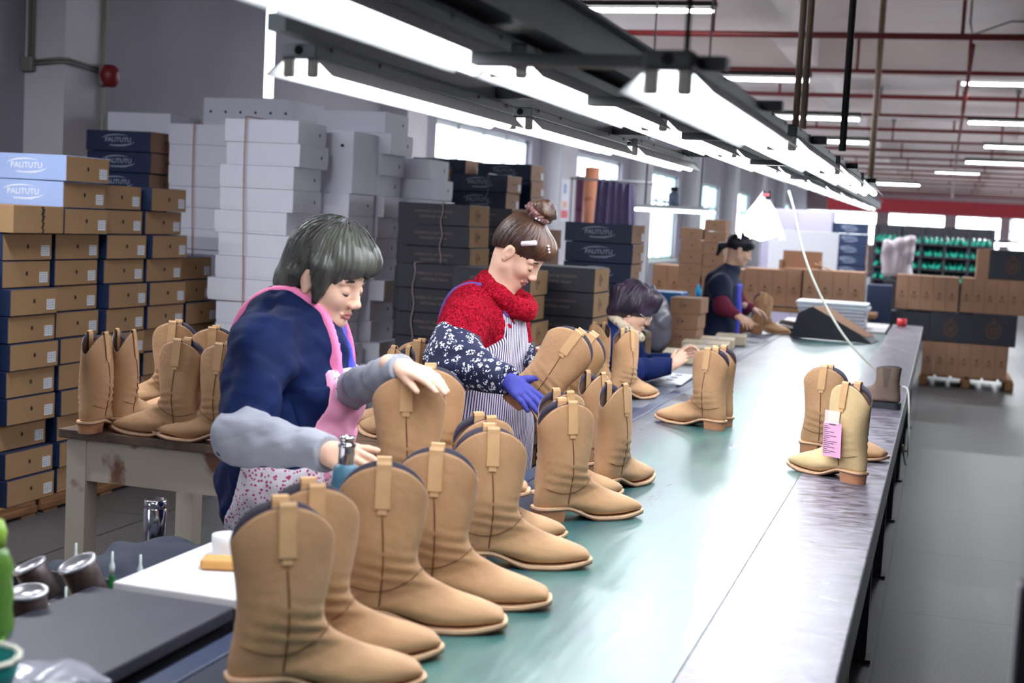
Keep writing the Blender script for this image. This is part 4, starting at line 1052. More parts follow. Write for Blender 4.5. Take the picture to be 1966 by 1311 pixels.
# low cart holding the glue tins and bottles
ct = thing('tool_cart', 'dark low cart crowded with glue tins and green bottles', 'cart', (-1.99, 2.45, 0))
dk = mat('dark_oily_steel', rgb(46, 42, 52), 0.5, var=0.2)
mb = MB(); mb.rbox((0, 0, 0.60), (0.57, 1.0, 0.03), dk, 0.004)
for x, y, sx, sy in ((0, -0.49, 0.57, 0.015), (0, 0.49, 0.57, 0.015), (-0.277, 0, 0.015, 1.0), (0.277, 0, 0.015, 1.0)): mb.box((x, y, 0.64), (sx, sy, 0.06), dk)
mb.build('tray', ct)
for x in (-0.23, 0.23):
    for y in (-0.46, 0.46): mb = MB(); mb.box((x, y, 0.295), (0.03, 0.03, 0.59), dk); mb.build('leg', ct)
mb = MB(); mb.box((-0.06, 0.2, 0.6165), (0.34, 0.40, 0.003), mat('beige_paper', rgb(206, 190, 160), 0.8)); o = mb.build('paper_sheet', ct)
tin_m = mat('stained_tin', rgb(110, 104, 108), 0.35, metal=0.7, var=0.4, vscale=12, col2=rgb(70, 46, 34))
rim_m = mat('tin_rim', rgb(196, 194, 200), 0.3, metal=0.8)
def tin(px, py, d, label, tilt=(0.3, -0.2), s=1.0):
    t = thing('glue_tin', label, 'tin', Pd(px, py, d), 0, 'glue tins on the cart')
    mb = MB(); mb.lathe((0, 0, 0), [(0, 0), (0.042, 0.0), (0.044, 0.004), (0.044, 0.1), (0.042, 0.104)], tin_m, 28, False); mb.build('body', t)
    mb = MB(); mb.lathe((0, 0, 0), [(0.044, 0.098), (0.048, 0.100), (0.048, 0.108), (0.040, 0.109), (0.038, 0.100), (0.0, 0.098)], rim_m, 28); mb.build('rim', t)
    t.rotation_euler = (tilt[0], tilt[1], 0); t.scale = (s, s, s); return t
tin(88, 1148, 3.05, 'brown-stained glue tin tilting to the left at the back of the cart', (0.25, -0.38), 0.78)
tin(180, 1152, 2.95, 'shiny dark glue tin tilting left beside the black board', (0.3, -0.3), 0.86)
tin(60, 1212, 2.75, 'rust-streaked glue tin standing by the tall green bottle', (0.15, 0.0), 0.80)
gb_m = mat('green_bottle', rgb(60, 150, 84), 0.15, trans=0.55, alpha=1); cap_w = mat('clear_cap', rgb(222, 232, 232), 0.2)
def bottle(px, py, d, label, h=0.17, r=0.013):
    p = Pz(px, py, 0.6165+h*1.1); t = thing('green_bottle', label, 'bottle', (p.x, p.y, 0.6165), 0, 'small green bottles on the cart')
    mb = MB(); mb.lathe((0, 0, 0), [(0, 0), (r, 0.0), (r, h*0.55), (r*0.45, h*0.78), (r*0.4, h*0.85), (0, h*0.85)], gb_m, 18); mb.build('body', t)
    mb = MB(); mb.lathe((0, 0, 0), [(0, h*0.83), (r*0.5, h*0.83), (r*0.5, h*0.93), (r*0.22, h*1.0), (r*0.2, h*1.12), (0, h*1.13)], cap_w, 14); mb.build('cap', t)
bottle(146, 1046, 3.05, 'green bottle with clear cap behind the shiny tin')
bottle(216, 1062, 2.95, 'green bottle with clear cap just right of the shiny tin')
bottle(270, 1068, 3.0, 'green bottle with clear cap at the edge of the white board')
bottle(127, 1130, 2.72, 'green bottle with clear cap in front of the shiny tin')
# gadgets in shadow between tins
mb = MB()
for k in range(16):
    p = Pd(95+rnd.random()*130, 1150+rnd.random()*60, 2.85); 
    q = Vector((p.x+rnd.uniform(-.05, .05), p.y+rnd.uniform(-.05, .05), 0.66+rnd.random()*0.05)); q.x = min(q.x, -1.80); mb.cyl((q.x, q.y, 0.618), q, 0.013+rnd.random()*0.009, rnd.choice([dk, rim_m, tin_m]), 10)
tag(mb.build('hand_tools'), 'jumble of small dark and chrome tool ends in the cart', 'tools', kind='stuff')
# tall green bottle and teal bowl at the left edge
gbt = thing('tall_green_bottle', 'tall ribbed green bottle at the left edge of the picture', 'bottle', Pd(-14, 1222, 2.15))
gcl = mat('clear_green_plastic', rgb(128, 180, 80), 0.2, trans=0.5)
mb = MB(); mb.lathe((0, 0, 0), [(0, 0), (0.028, 0), (0.032, 0.02), (0.027, 0.045), (0.031, 0.065), (0.026, 0.09), (0.030, 0.11), (0.020, 0.135), (0.012, 0.145), (0, .146)], gcl, 24); mb.build('body', gbt)
mb = MB(); mb.lathe((0, 0, 0), [(0, 0.14), (0.016, 0.14), (0.018, 0.165), (0.012, 0.182), (0, 0.184)], mat('lime_cap', rgb(150, 190, 70), 0.4), 20); mb.build('cap', gbt)
bw = thing('teal_bowl', 'teal plastic bowl with a cream rim in the bottom left corner', 'bowl', Pd(-52, 1352, 1.95)); bw.scale = (.8, .8, .8)
mb = MB(); mb.lathe((0, 0, 0), [(0, 0), (0.05, 0.0), (0.07, 0.05), (0.078, 0.085), (0.074, 0.086), (0.06, 0.045), (0, 0.01)], mat('teal_plastic', rgb(20, 120, 116), 0.3), 30); mb.build('body', bw)
mb = MB(); mb.tube([(0.077*math.cos(a/16*2*math.pi), 0.077*math.sin(a/16*2*math.pi), 0.086) for a in range(17)], 0.005, mat('cream_plastic', rgb(220, 216, 200), 0.4), 8); mb.build('rim', bw)
fld = Field((-1.490, 1.806, 0.78), (-1.200, 2.086, 0.90), 0.004)
fld.ell((-1.360, 1.926, 0.812), (0.07, 0.07, 0.020), k=0.02); fld.ell((-1.310, 1.956, 0.808), (0.06, 0.025, 0.014), k=0.02)
X, Y, Z = fld.grid(); fld.D += wobble(X, Y, Z, 0.004, 60, 3).astype(np.float32)*(fld.D < 0.2)
o = link('plastic_bag', fld.mesh('plastic_bag', mat('cloudy_plastic', rgb(190, 190, 205), 0.2, alpha=0.55, spec=0.8))); tag(o, 'crumpled clear plastic bag lying on the black board at bottom left', 'plastic bag')
# stool, cloth, flask
stl = thing('wooden_stool', 'small reddish wooden stool top beneath the steel flask', 'stool', (-2.15, 3.62, 0))
rw = mat('reddish_wood', rgb(140, 88, 62), 0.5, var=0.2, vscale=8, stretch=(8, 1, 1))
mb = MB(); mb.rbox((0, 0, 0.555), (0.36, 0.36, 0.03), rw, 0.006); mb.build('seat', stl)
for x in (-0.15, 0.15):
    for y in (-0.15, 0.15): mb = MB(); mb.box((x, y, 0.27), (0.035, 0.035, 0.54), rw); mb.build('leg', stl)
fk = thing('steel_flask', 'tall polished steel flask standing on the wooden stool', 'flask', (0, 0, 0))
p = Pz(299, 960, 0.755); fk.location = (p.x, p.y, 0.5705)
mb = MB(); mb.lathe((0, 0, 0), [(0, 0), (0.031, 0), (0.033, 0.004), (0.033, 0.16), (0.030, 0.166)], chrome, 32, False); mb.build('body', fk)
mb = MB(); mb.lathe((0, 0, 0), [(0.0305, 0.162), (0.032, 0.166), (0.032, 0.186), (0.028, 0.188), (0.026, 0.178), (0, 0.177)], chrome, 32); mb.build('lid', fk)
stl.location = (p.x+0.0, p.y-0.05, 0)
cp = Pd(330, 1082, 3.68)
fld = Field((cp.x-0.4, cp.y-0.45, cp.z-0.2), (cp.x+0.42, cp.y+0.35, cp.z+0.16), 0.008)
for dx, dy, dz, r in ((0, 0, 0, (.20, .15, .05)), (-.18, -.1, -.04, (.12, .12, .05)), (.16, .06, .0, (.14, .12, .045)), (.05, -.16, -.04, (.16, .10, .05))): fld.ell((cp.x+dx, cp.y+dy, cp.z+dz), r, k=0.05)
X, Y, Z = fld.grid(); fld.D += wobble(X, Y, Z*0.3, 0.014, 34, 5).astype(np.float32)*(fld.D < 0.2)
o = link('folded_cloth', fld.mesh('folded_cloth', mat('dark_blue_cloth', rgb(62, 68, 86), 0.85, bump=0.1))); tag(o, 'crumpled dark blue cloth heaped behind the white board', 'cloth')
cz = cp.z-0.055
bn = thing('low_bench', 'low dark bench under the crumpled blue cloth', 'bench', (cp.x, cp.y, 0))
mb = MB(); mb.rbox((0.06, -0.02, cz-0.015), (0.38, 0.30, 0.03), dk, 0.004); mb.build('seat', bn)
for x in (-0.1, 0.22):
    for y in (-0.14, 0.10): mb = MB(); mb.box((x, y, (cz-0.03)/2), (0.03, 0.03, cz-0.03), dk); mb.build('leg', bn)

# items on the belt behind boots: orange/white carton and papers near woman in red
p = Pz(1018, 835, BZ)
mb = MB(); mb.rbox((-1.20, p.y+0.05, BZ+0.018), (0.13, 0.22, 0.034), white_pl, 0.004); mb.box((-1.2, p.y+0.05, BZ+0.0365), (0.09, 0.12, 0.001), mat('orange_print', rgb(226, 110, 70), 0.5))
tag(mb.build('small_packet'), 'white packet with an orange patch at the belt edge', 'packet')

# papers in front of the seated woman
pg = Pz(1280, 735, 0.765)
mb = MB()
for k in range(7): mb.box((-1.46+rnd.uniform(-.02, .02), 7.60+rnd.uniform(-.03, .03), BZ+0.0015+0.0030*k), (0.34, 0.50, 0.0024), mat('white_paper2', rgb(232, 236, 244), 0.5), Matrix.Rotation(rnd.uniform(-.06, .06), 3, 'Z'))
for k in range(9): mb.box((-1.58+0.11*(k % 3), 7.45+0.14*(k//3), BZ+0.0215), (0.035, 0.05, 0.0015), mat('paper_grey_print', rgb(120, 130, 150), 0.6))
tag(mb.build('label_sheets'), 'sheets of white labels spread in front of the seated woman', 'paper sheets')

# ================================================================== FAR END OF THE CONVEYOR
silver = mat('silver_board', rgb(178, 180, 192), 0.4, metal=0.3)
p0 = Pz(1545, 632, 0.78); p1 = Pz(1668, 632, 0.78)
zt = 1.6-(585-452)*12.9/2684
for k in range(7):
    h = 0.032; z = 0.782+k*h
    mb = MB(); mb.rbox((0, 0, h/2), (0.60 if k < 5 else 0.64, 0.42, h-0.003), silver if k < 5 else mat('pale_blue_board', rgb(204, 212, 224), 0.4), 0.008)
    o = mb.build('flat_carton_sheet'); o.location = (-0.92+0.01*math.sin(k*3), 13.15, z)
    tag(o, 'flat silver-grey board on the end table, %s in its stack' % NUM[6-k], 'board', 'flat boards stacked on the end table')
# open black carton lying on the belt, brown inside
oc = thing('open_black_carton', 'open black carton lying tipped on the far end of the belt, brown inside', 'carton')
a0 = Pz(1513, 646, BZ); 
prof = [(0, 0), (0.06, 0.20), (0.17, 0.26), (0.56, 0.06), (0.66, 0.0)]
mb = MB(); k_ = []
for off, m_ in ((0.0, black_board),):
    outer = prof; 
    for i in range(4):
        (x0, z0), (x1, z1) = prof[i], prof[i+1]; dx, dz = x1-x0, z1-z0; L_ = math.hypot(dx, dz); nx, nz = -dz/L_*0.006, dx/L_*0.006
        mb.add([(x0, 0, z0), (x1, 0, z1), (x1, 0.36, z1), (x0, 0.36, z0), (x0-nx, 0, z0-nz), (x1-nx, 0, z1-nz), (x1-nx, 0.36, z1-nz), (x0-nx, 0.36, z0-nz)],
               [(0, 1, 2, 3), (0, 1, 5, 4), (3, 2, 6, 7), (0, 3, 7, 4), (1, 2, 6, 5)], black_board)
        mb.add([(x0-nx, 0.001, z0-nz), (x1-nx, 0.001, z1-nz), (x1-nx, .359, z1-nz), (x0-nx, .359, z0-nz)], [(3, 2, 1, 0)], kraft_d)
mb.add([(x, 0.0, z) for x, z in prof]+[(x, 0.004, z) for x, z in prof], [(0, 1, 2, 3, 4), (9, 8, 7, 6, 5)], black_board); mb.build('shell', oc)
mb = MB(); mb.add([(0.17, 0, 0.262), (0.60, 0.0, 0.05), (0.66, 0.14, 0.05), (0.26, 0.20, 0.262)], [(0, 1, 2, 3)], kraft_d); mb.add([(0.17, 0.002, 0.258), (0.60, 0.002, 0.046), (0.66, 0.142, 0.046), (0.26, 0.202, 0.258)], [(3, 2, 1, 0)], kraft_d); mb.build('inner_flap', oc)
oc.location = (a0.x+0.02, a0.y-0.1, BZ+0.006); oc.rotation_euler = (0, 0, -0.12)
# pale flaps / insole sheets beside the far boot
cream = mat('cream_card', rgb(206, 196, 180), 0.7)
for k, (px, py, z, rx, w, l) in enumerate(((1420, 590, .93, .5, .30, .22), (1515, 605, .93, -.35, .34, .30), (1500, 632, .78, -.2, .36, .2))):
    c = Pz(px, py, z); mb = MB(); mb.rbox((0, 0, 0), (w, l, 0.008), cream, 0.002)
    o = mb.build('card_flap'); o.location = (c.x+0.05, 11.95+0.24*k, (0.80, 0.83, 0.775)[k]); o.rotation_euler = (rx*0.5, 0.1, 0.2)
    tag(o, ['cream card sheet leaning behind the far boot', 'cream card sheet right of the far boot', 'cream card sheet lying before the open black carton'][k], 'card', 'cream card sheets')
c = Pz(1400, 630, 0.80)
lb_ = free_boot(Vector((-1.50, 11.75, 0.90)), (math.pi/2*0.95, 0.05, math.radians(205)), 'tan western boot lying on its side under the hand of the ponytailed woman')
lb_.location = Vector((-1.36, 11.42, BZ+0.065))
rt = thing('tape_roll', 'red tape roll standing on the far end of the metal edge', 'tape', (-0.30, 13.9, 0.783))
p = Pz(1731, 627, BZ+.01); rt.location = (p.x, p.y, 0.7705)
mb = MB(); mb.lathe((0, 0, 0), [(0.030, 0), (0.045, 0), (0.045, 0.075), (0.030, 0.075)], mat('red_tape', rgb(226, 60, 66), 0.4), 24, False); mb.build('tape', rt)
mb = MB(); mb.lathe((0, 0, 0), [(0.0, 0.07), (0.030, 0.07), (0.030, 0.002), (0, 0.002)], cream, 24); mb.build('core', rt)
# open kraft carton on upright boxes
oc2 = thing('open_kraft_carton', 'open kraft carton with lifted lid on top of the upright boxes', 'carton')
a = Py(1495, 517, 15.1); b_ = Py(1572, 517, 15.1); w = b_.x-a.x; oc2.location = ((a.x+b_.x)/2, 15.3, a.z+0.004)
mb = MB(); mb.box((0, 0, 0.006), (w, 0.3, 0.012), kraft_d); mb.box((0, 0.15, 0.10), (w, 0.012, 0.2), mat('kraft_dark', rgb(138, 100, 76), 0.85)); mb.box((-w/2, 0, 0.05), (0.012, 0.3, 0.1), kraft_d); mb.box((w/2, 0, 0.05), (0.012, 0.3, 0.1), kraft_d); mb.build('carton', oc2)
mb = MB(); mb.box((w*0.7, -0.05, 0.03), (w*0.7, 0.2, 0.008), kraft_d, Matrix.Rotation(0.3, 3, 'Y')); mb.build('flap', oc2)
# white board behind
a = Py(1478, 440, 17.0); b_ = Py(1606, 520, 17.0)
mb = MB(); mb.rbox(((a.x+b_.x)/2, 17.0, (a.z+b_.z)/2-0.2), (b_.x-a.x, 0.03, a.z-b_.z+0.4), mat('white_panel', rgb(226, 228, 238), 0.5), 0.004)
for x in (a.x+0.05, b_.x-0.05): mb.box((x, 17.03, (b_.z)/2), (0.04, 0.04, b_.z), grey_metal)
tag(mb.build('white_partition'), 'plain white partition board behind the hanging cable', 'partition')
a = Py(1470, 400, 19.0); b_ = Py(1600, 440, 19.0)
mb = MB(); mb.rbox(((a.x+b_.x)/2, 19.0, (a.z)/2), (b_.x-a.x, 0.5, a.z), mat('lilac_cabinet', rgb(166, 160, 184), 0.6), 0.01); mb.box(((a.x+b_.x)/2, 18.745, a.z*0.5), (0.012, 0.012, a.z*0.96), grey_metal)
tag(mb.build('cabinet'), 'tall lilac-grey cabinet behind the white partition', 'cabinet')
# lamp bulb with plastic bag shade
bp_ = Px(1472, 372, -0.775)
lp = thing('bagged_bulb', 'glowing bulb hung from the centre lights inside a clear plastic bag', 'lamp', (bp_.x, bp_.y, bp_.z))
bulb_e = mat('bulb_glow', (1, 1, 1, 1), 0.3, emit=(1, 0.99, 0.96, 1), estr=14)
D_ = bp_.y/0.953*1.0
sc_ = (Vector((bp_.x, bp_.y, bp_.z))-Vector((0, 0, CAMZ))).length/2684
mb = MB(); mb.lathe((0, 0, 0), [(0, 8*sc_), (7*sc_, 6*sc_), (8*sc_, -10*sc_), (0, -12*sc_)], blk, 14); mb.box((0, -7*sc_, -2*sc_), (12*sc_, 3*sc_, 5*sc_), mat('red_clip', rgb(190, 50, 60), 0.4)); mb.build('socket', lp)
mb = MB(); mb.lathe((-6*sc_, 0, 0), [(0, -14*sc_), (10*sc_, -22*sc_), (30*sc_, -44*sc_), (37*sc_, -62*sc_), (30*sc_, -80*sc_), (0, -90*sc_)], bulb_e, 24); mb.build('bulb', lp)
bag = mat('bag_film', (0.95, 0.96, 1, 1), 0.2, alpha=0.22, spec=0.8, emit=None, bump=0.3, bscale=30)
mb = MB(); rs = []
for i, (r_, z_) in enumerate(((3, 4), (10, -8), (26, -34), (38, -62), (44, -80))):
    rs.append([Vector((-6*sc_+(r_*(1+0.12*math.sin(k*2.3+i)))*sc_*math.cos(2*math.pi*k/30), r_*sc_*math.sin(2*math.pi*k/30), (z_+(0 if i < 4 else 8*math.sin(k*1.7)))*sc_)) for k in range(30)])
mb.rings(rs, bag, False); mb.build('plastic_bag', lp)
pl = bpy.data.lights.new('bulb_light', 'POINT'); pl.energy = 8; pl.shadow_soft_size = 0.08; o = bpy.data.objects.new('bulb_light', pl); COL.objects.link(o); o.location = (bp_.x-6*sc_, bp_.y, bp_.z-115*sc_)
cab = mat('white_cable', rgb(214, 216, 206), 0.5)
mb = MB(); mb.tube([(bp_.x, bp_.y, bp_.z-0.005), (bp_.x+0.05, bp_.y+0.02, bp_.z-0.0), (bp_.x+0.13, bp_.y+0.3, bp_.z+0.035)], 0.004, cab, 6); mb.build('cord', lp)
pts = [Pd(1514, 366, 7.1), Pd(1524, 400, 7.1), Pd(1535, 455, 7.12), Pd(1551, 510, 7.15), Pd(1577, 570, 7.2), Pd(1612, 632, 7.22), Pd(1650, 680, 7.24), Pd(1690, 716, 7.27), Pd(1730, 742, 7.3)]
pp = [Vector(x) for x in interp([tuple(p) for p in pts], 40)]
for p in pp: p.z = max(p.z, BZ+0.008) if p.x < -0.13 else p.z
mb = MB(); mb.tube(pp, 0.0062, cab, 8)
e0 = pp[-1]; tail = [e0, Vector((-0.118, e0.y-0.02, e0.z-0.02)), Vector((-0.10, e0.y-0.15, 0.66)), Vector((-0.09, e0.y-0.4, 0.54)), Vector((-0.095, e0.y-0.75, 0.55)), Vector((-0.11, e0.y-0.9, 0.66))]
mb.tube([Vector(x) for x in interp([tuple(p) for p in tail], 24)], 0.0045, cab, 8)
tag(mb.build('hanging_cable'), 'white cable drooping from the lights to the metal edge and off its side', 'cable')
# clothes and rolls by the windows
a = Pd(1145, 345, 15.5); b_ = Pd(1218, 440, 15.5); 
purple = mat('dark_purple_cloth', rgb(66, 56, 88), 0.85, var=0.1)
mb = MB(); n = 30; top = []; low = []
for k in range(n+1):
    f_ = k/n; x = a.x+(b_.x-a.x)*f_; y = a.y+0.04*math.sin(k*1.1)+0.02*math.sin(k*2.7); top.append(Vector((x+0.03*(0.5-f_), y, a.z-0.03*f_))); low.append(Vector((x+0.06*(f_-0.5), y*1.0+0.03*math.sin(k*1.1), 1.0)))
vs = top+low+[v+Vector((0, .012, 0)) for v in top]+[v+Vector((0, .012, 0)) for v in low]; m1 = n+1
fs = [(k, k+1, m1+k+1, m1+k) for k in range(n)]+[(2*m1+k+1, 2*m1+k, 3*m1+k, 3*m1+k+1) for k in range(n)]+[(k, 2*m1+k, 2*m1+k+1, k+1) for k in range(n)]
mb.add(vs, fs, purple, True); o = mb.build('hanging_cloth'); tag(o, 'dark purple cloth hanging from a rail in front of the windows', 'cloth')
mb = MB(); mb.tube([(a.x-0.3, a.y, a.z+0.005), (b_.x+0.2, a.y, a.z-0.01)], 0.012, grey_metal)
for x in (a.x-0.28, b_.x+0.18): mb.tube([(x, a.y+0.02, 0), (x, a.y+0.02, a.z)], 0.014, grey_metal)
tag(mb.build('cloth_rail'), 'thin metal rail holding the purple cloth', 'rail')
orange = mat('orange_brown_roll', rgb(160, 100, 74), 0.6, var=0.1); plum = mat('plum_roll', rgb(96, 56, 84), 0.7)
a = Pd(1138, 318, 15.9); mb = MB(); mb.tube([(a.x, a.y, 0.001), (a.x, a.y, a.z-0.02)], 0.085, orange, 20); tag(mb.build('fabric_roll'), 'tall orange-brown fabric roll standing left of the purple cloth', 'roll')
a = Pd(1119, 335, 16.1); mb = MB(); mb.tube([(a.x-0.02, a.y, 0.001), (a.x-0.02, a.y, a.z-0.02)], 0.055, plum, 18); tag(mb.build('fabric_roll'), 'tall plum fabric roll beside the orange-brown one', 'roll')
ps = MB(); ps.box((XL+0.305, 20.45, 1.93), (0.006, 0.44, 0.62), mat('poster_white', rgb(220, 216, 228), 0.5)); ps.box((XL+0.310, 20.45, 1.72), (0.004, 0.36, 0.12), mat('poster_red', rgb(214, 60, 90), 0.5)); ps.box((XL+0.310, 20.45, 1.86), (0.004, 0.2, 0.1), mat('poster_orange', rgb(226, 160, 130), 0.5)); ps.box((XL+0.310, 20.42, 2.1), (0.004, 0.14, 0.14), mat('poster_blue', rgb(110, 150, 200), 0.5))
tag(ps.build('wall_poster'), 'faded poster with red and blue patches on the white wall pier', 'poster')
# hanging lamp shelf with objects
a = Pd(1222, 397, 11.5); b_ = Pd(1358, 404, 11.5); L_ = b_.x-a.x
ls = thing('lamp_shelf', 'grey hanging shelf with a tube light along its edge before the windows', 'shelf', ((a.x+b_.x)/2, a.y, a.z))
mb = MB(); mb.rbox((0, 0.1, 0.01), (L_, 0.3, 0.03), grey_metal, 0.004); mb.build('board', ls)
mb = MB(); mb.tube([(-L_/2, -0.06, -0.02), (L_/2+0.1, -0.06, -0.02)], 0.014, tube_m, 10); mb.build('tube', ls)
mb = MB()
for x in (-L_/2+0.05, L_/2-0.05): mb.tube([(x, 0.1, 0.02), (x, 0.1, ZC-a.z)], 0.008, grey_metal, 6)
mb.build('hanger', ls)
t = thing('spray_bottle', 'white and blue spray bottle standing on the lamp shelf', 'bottle', (Pd(1293, 396, 11.5).x, a.y+0.1, a.z+0.0255))
mb = MB(); mb.lathe((0, 0, 0), [(0, 0), (0.045, 0), (0.045, 0.09), (0.02, 0.12), (0, 0.12)], mat('bottle_blue_white', rgb(170, 190, 226), 0.4), 18); mb.build('body', t)
mb = MB(); mb.rbox((0, 0, 0.135), (0.06, 0.03, 0.035), dk, 0.005); mb.build('nozzle', t)
c = Pd(1370, 478, 13.7)
mb = MB(); mb.lathe((0, 0, 0), [(0, 0), (0.03, 0), (0.03, 0.12), (0.012, 0.15), (0.012, 0.17), (0, 0.17)], mat('blue_bottle_plastic', rgb(30, 150, 210), 0.2), 16)
o = mb.build('blue_bottle'); q_ = [x for x in COL.objects if x.name.startswith('plywood_table')][0]; o.location = (Py(1352, 492, 13.52).x-0.03, 13.5, max((q_.matrix_world @ Vector(v.co)).z for v in q_.data.vertices)+0.001)
tag(o, 'small bright blue bottle on the plywood table', 'bottle')
# chair behind the seated woman
ch = thing('wooden_chair', 'worn wooden chair back behind the seated woman', 'chair', (-2.0, 8.85, 0), math.radians(200))
mb = MB(); mb.rbox((0, 0, 0.45), (0.42, 0.42, 0.03), wood, 0.01); mb.build('seat', ch)
mb = MB(); mb.rbox((-0.2, 0, 0.80), (0.022, 0.38, 0.26), mat('chair_back_wood', rgb(134, 112, 92), 0.6, var=0.15), 0.03); mb.build('backrest', ch)
for x in (-0.19, 0.19):
    for y in (-0.18, 0.18): mb = MB(); mb.box((x, y, 0.2175), (0.035, 0.035, 0.435), wood); mb.build('leg', ch)
for y in (-0.18, 0.18): mb = MB(); mb.box((-0.2, y, 0.62), (0.03, 0.03, 0.32), wood); mb.build('back_post', ch)
# plastic-wrapped bundle and blue bin behind the seated woman
c = Pd(1262, 612, 9.9); fld = Field((c.x-.22, c.y-.22, 0.35), (c.x+.22, c.y+.22, c.z+.3), 0.012)
fld.ell((c.x, c.y, c.z-0.05), (.10, .10, .20), k=.03); fld.cap((c.x-.02, c.y, c.z+.1), (c.x-.05, c.y, c.z+.22), .05, .02, k=.05); X, Y, Z = fld.grid(); fld.D += wobble(X, Y, Z, .012, 30, 8).astype(np.float32)*(fld.D < .3)
o = link('plastic_bundle', fld.mesh('plastic_bundle', mat('milky_plastic', rgb(130, 128, 146), 0.25, spec=.8))); tag(o, 'bunched milky plastic wrap behind the seated woman', 'plastic wrap')
zlow = min(v.co.z for v in o.data.vertices)
mb = MB(); mb.rbox((c.x, c.y, zlow/2), (0.26, 0.26, zlow-0.002), mat('grey_blue_bin', rgb(70, 78, 98), .5), .01); tag(mb.build('storage_bin'), 'grey-blue bin under the bunched plastic wrap', 'bin')
c = Pd(1283, 590, 10.4); mb = MB(); mb.rbox((c.x, c.y, c.z/2+0.06), (0.24, 0.3, c.z+0.12), mat('bright_blue_bin', rgb(40, 110, 170), .5), .01); tag(mb.build('blue_bin'), 'bright blue bin between the seated woman and the crested boxes', 'bin')
# wrapped bundle at the far right and green rack
c = Pd(1724, 490, 17.5)
fld = Field((c.x-.3, c.y-.3, c.z-.45), (c.x+.3, c.y+.3, c.z+.4), .016)
[fld.cap((c.x+dx, c.y+dy, c.z-.22), (c.x+dx*1.25, c.y+dy, c.z+.16+dx*.2), .07, .06, k=.05) for dx in (-.11, 0, .11) for dy in (-.08, .08)]; X, Y, Z = fld.grid(); fld.D += wobble(X, Y, Z, .02, 20, 4).astype(np.float32)*(fld.D < .3)
o = link('wrapped_bundle', fld.mesh('wrapped_bundle', mat('grey_plastic_wrap', rgb(158, 146, 152), .35, spec=.7))); tag(o, 'bundle wrapped in greyish plastic before the green racks', 'bundle')
zl = min(v.co.z for v in o.data.vertices); mb = MB(); mb.box((c.x, c.y, zl/2), (.3, .3, zl), dk); mb.box((c.x, c.y, 0.02), (.5, .5, .04), dk); tag(mb.build('machine_stand'), 'dark stand carrying the plastic-wrapped bundle', 'stand')
a = Pd(1690, 600, 15.5); b_ = Pd(1712, 556, 15.5); c1 = Pz(1690, 640, 0)
mb = MB(); mb.rbox((-0.63, 15.88, 0.55), (0.26, 0.24, 1.1), navy_board, .01); tag(mb.build('navy_bin'), 'dark navy bin between the far table and the right-hand stack', 'bin')
rk = thing('shoe_last_rack', 'long dark rack full of green shoe lasts across the hall', 'rack', (0, 0, 0))
RY = 24.0; xa = Py(1676, 500, RY).x; xb = Py(1905, 500, RY).x; rzs = [Py(1780, y_, RY).z for y_ in (540, 516, 492, 468)]
mb = MB()
for z_ in rzs+[0.3, 0.55]: mb.box(((xa+xb)/2, RY+0.2, z_-0.012), (xb-xa, 0.5, 0.02), dk)
mb.build('shelf_board', rk)
for k in range(6):
    x = xa+(xb-xa)*k/5; mb = MB(); mb.box((x, RY, 0.92), (0.04, 0.04, 1.84), dk); mb.box((x, RY+0.42, 0.92), (0.04, 0.04, 1.84), dk); mb.build('post', rk)
mb = MB(); mb.box(((xa+xb)/2, RY+0.48, 0.95), (xb-xa, 0.01, 1.8), dk); mb.build('back_panel', rk)
lastm = mat('teal_last', rgb(40, 150, 130), .25); 
mb = MB(); mb.rings([[Vector((x, w*math.cos(a), zc+h*math.sin(a))) for a in [2*math.pi*k/10 for k in range(10)]] for x, w, h, zc in ((-.12, .01, .01, .06), (-.11, .03, .05, .06), (-.05, .035, .06, .07), (0.02, .035, .045, .05), (.09, .04, .028, .03), (.14, .02, .015, .02))], lastm); lastp = mb.build('shoe_last')
tag(lastp, 'teal plastic shoe last on the far rack', 'shoe last', 'teal shoe lasts on the far rack')
first = True
for li, z_ in enumerate(rzs):
    n_ = 22
    for k in range(n_):
        o = lastp if first else lastp.copy()
        o['label'] = 'teal shoe last, %s from the left on the %s shelf of the far rack' % (ORDN[k], ['lowest visible', 'second', 'third', 'top'][li])
        if not first: COL.objects.link(o)
        first = False
        o.location = (xa+0.06+(xb-xa-.12)*k/(n_-1), RY+0.12+rnd.uniform(-.03, .03), z_); o.rotation_euler = (0, 0, -math.pi/2+rnd.uniform(-.3, .3))
# dark post at the right edge, close to the camera
pr = Px(1945, 1250, 0.62) if False else Pd(1952, 1250, 1.6)
mb = MB(); mb.box((pr.x+0.022, pr.y, 0.62), (0.045, 0.045, 1.24), mat('dark_post_paint', rgb(24, 24, 24), .5)); mb.box((pr.x-0.003, pr.y-0.01, 0.62), (0.004, 0.02, 1.2), rim_m)
o = mb.build('edge_post'); tag(o, 'dark upright post with a pale edge at the bottom right corner', 'post')
for v in o.data.vertices:
    if v.co.z > 1: v.co.z = Pd(1952, 1115, 1.6).z
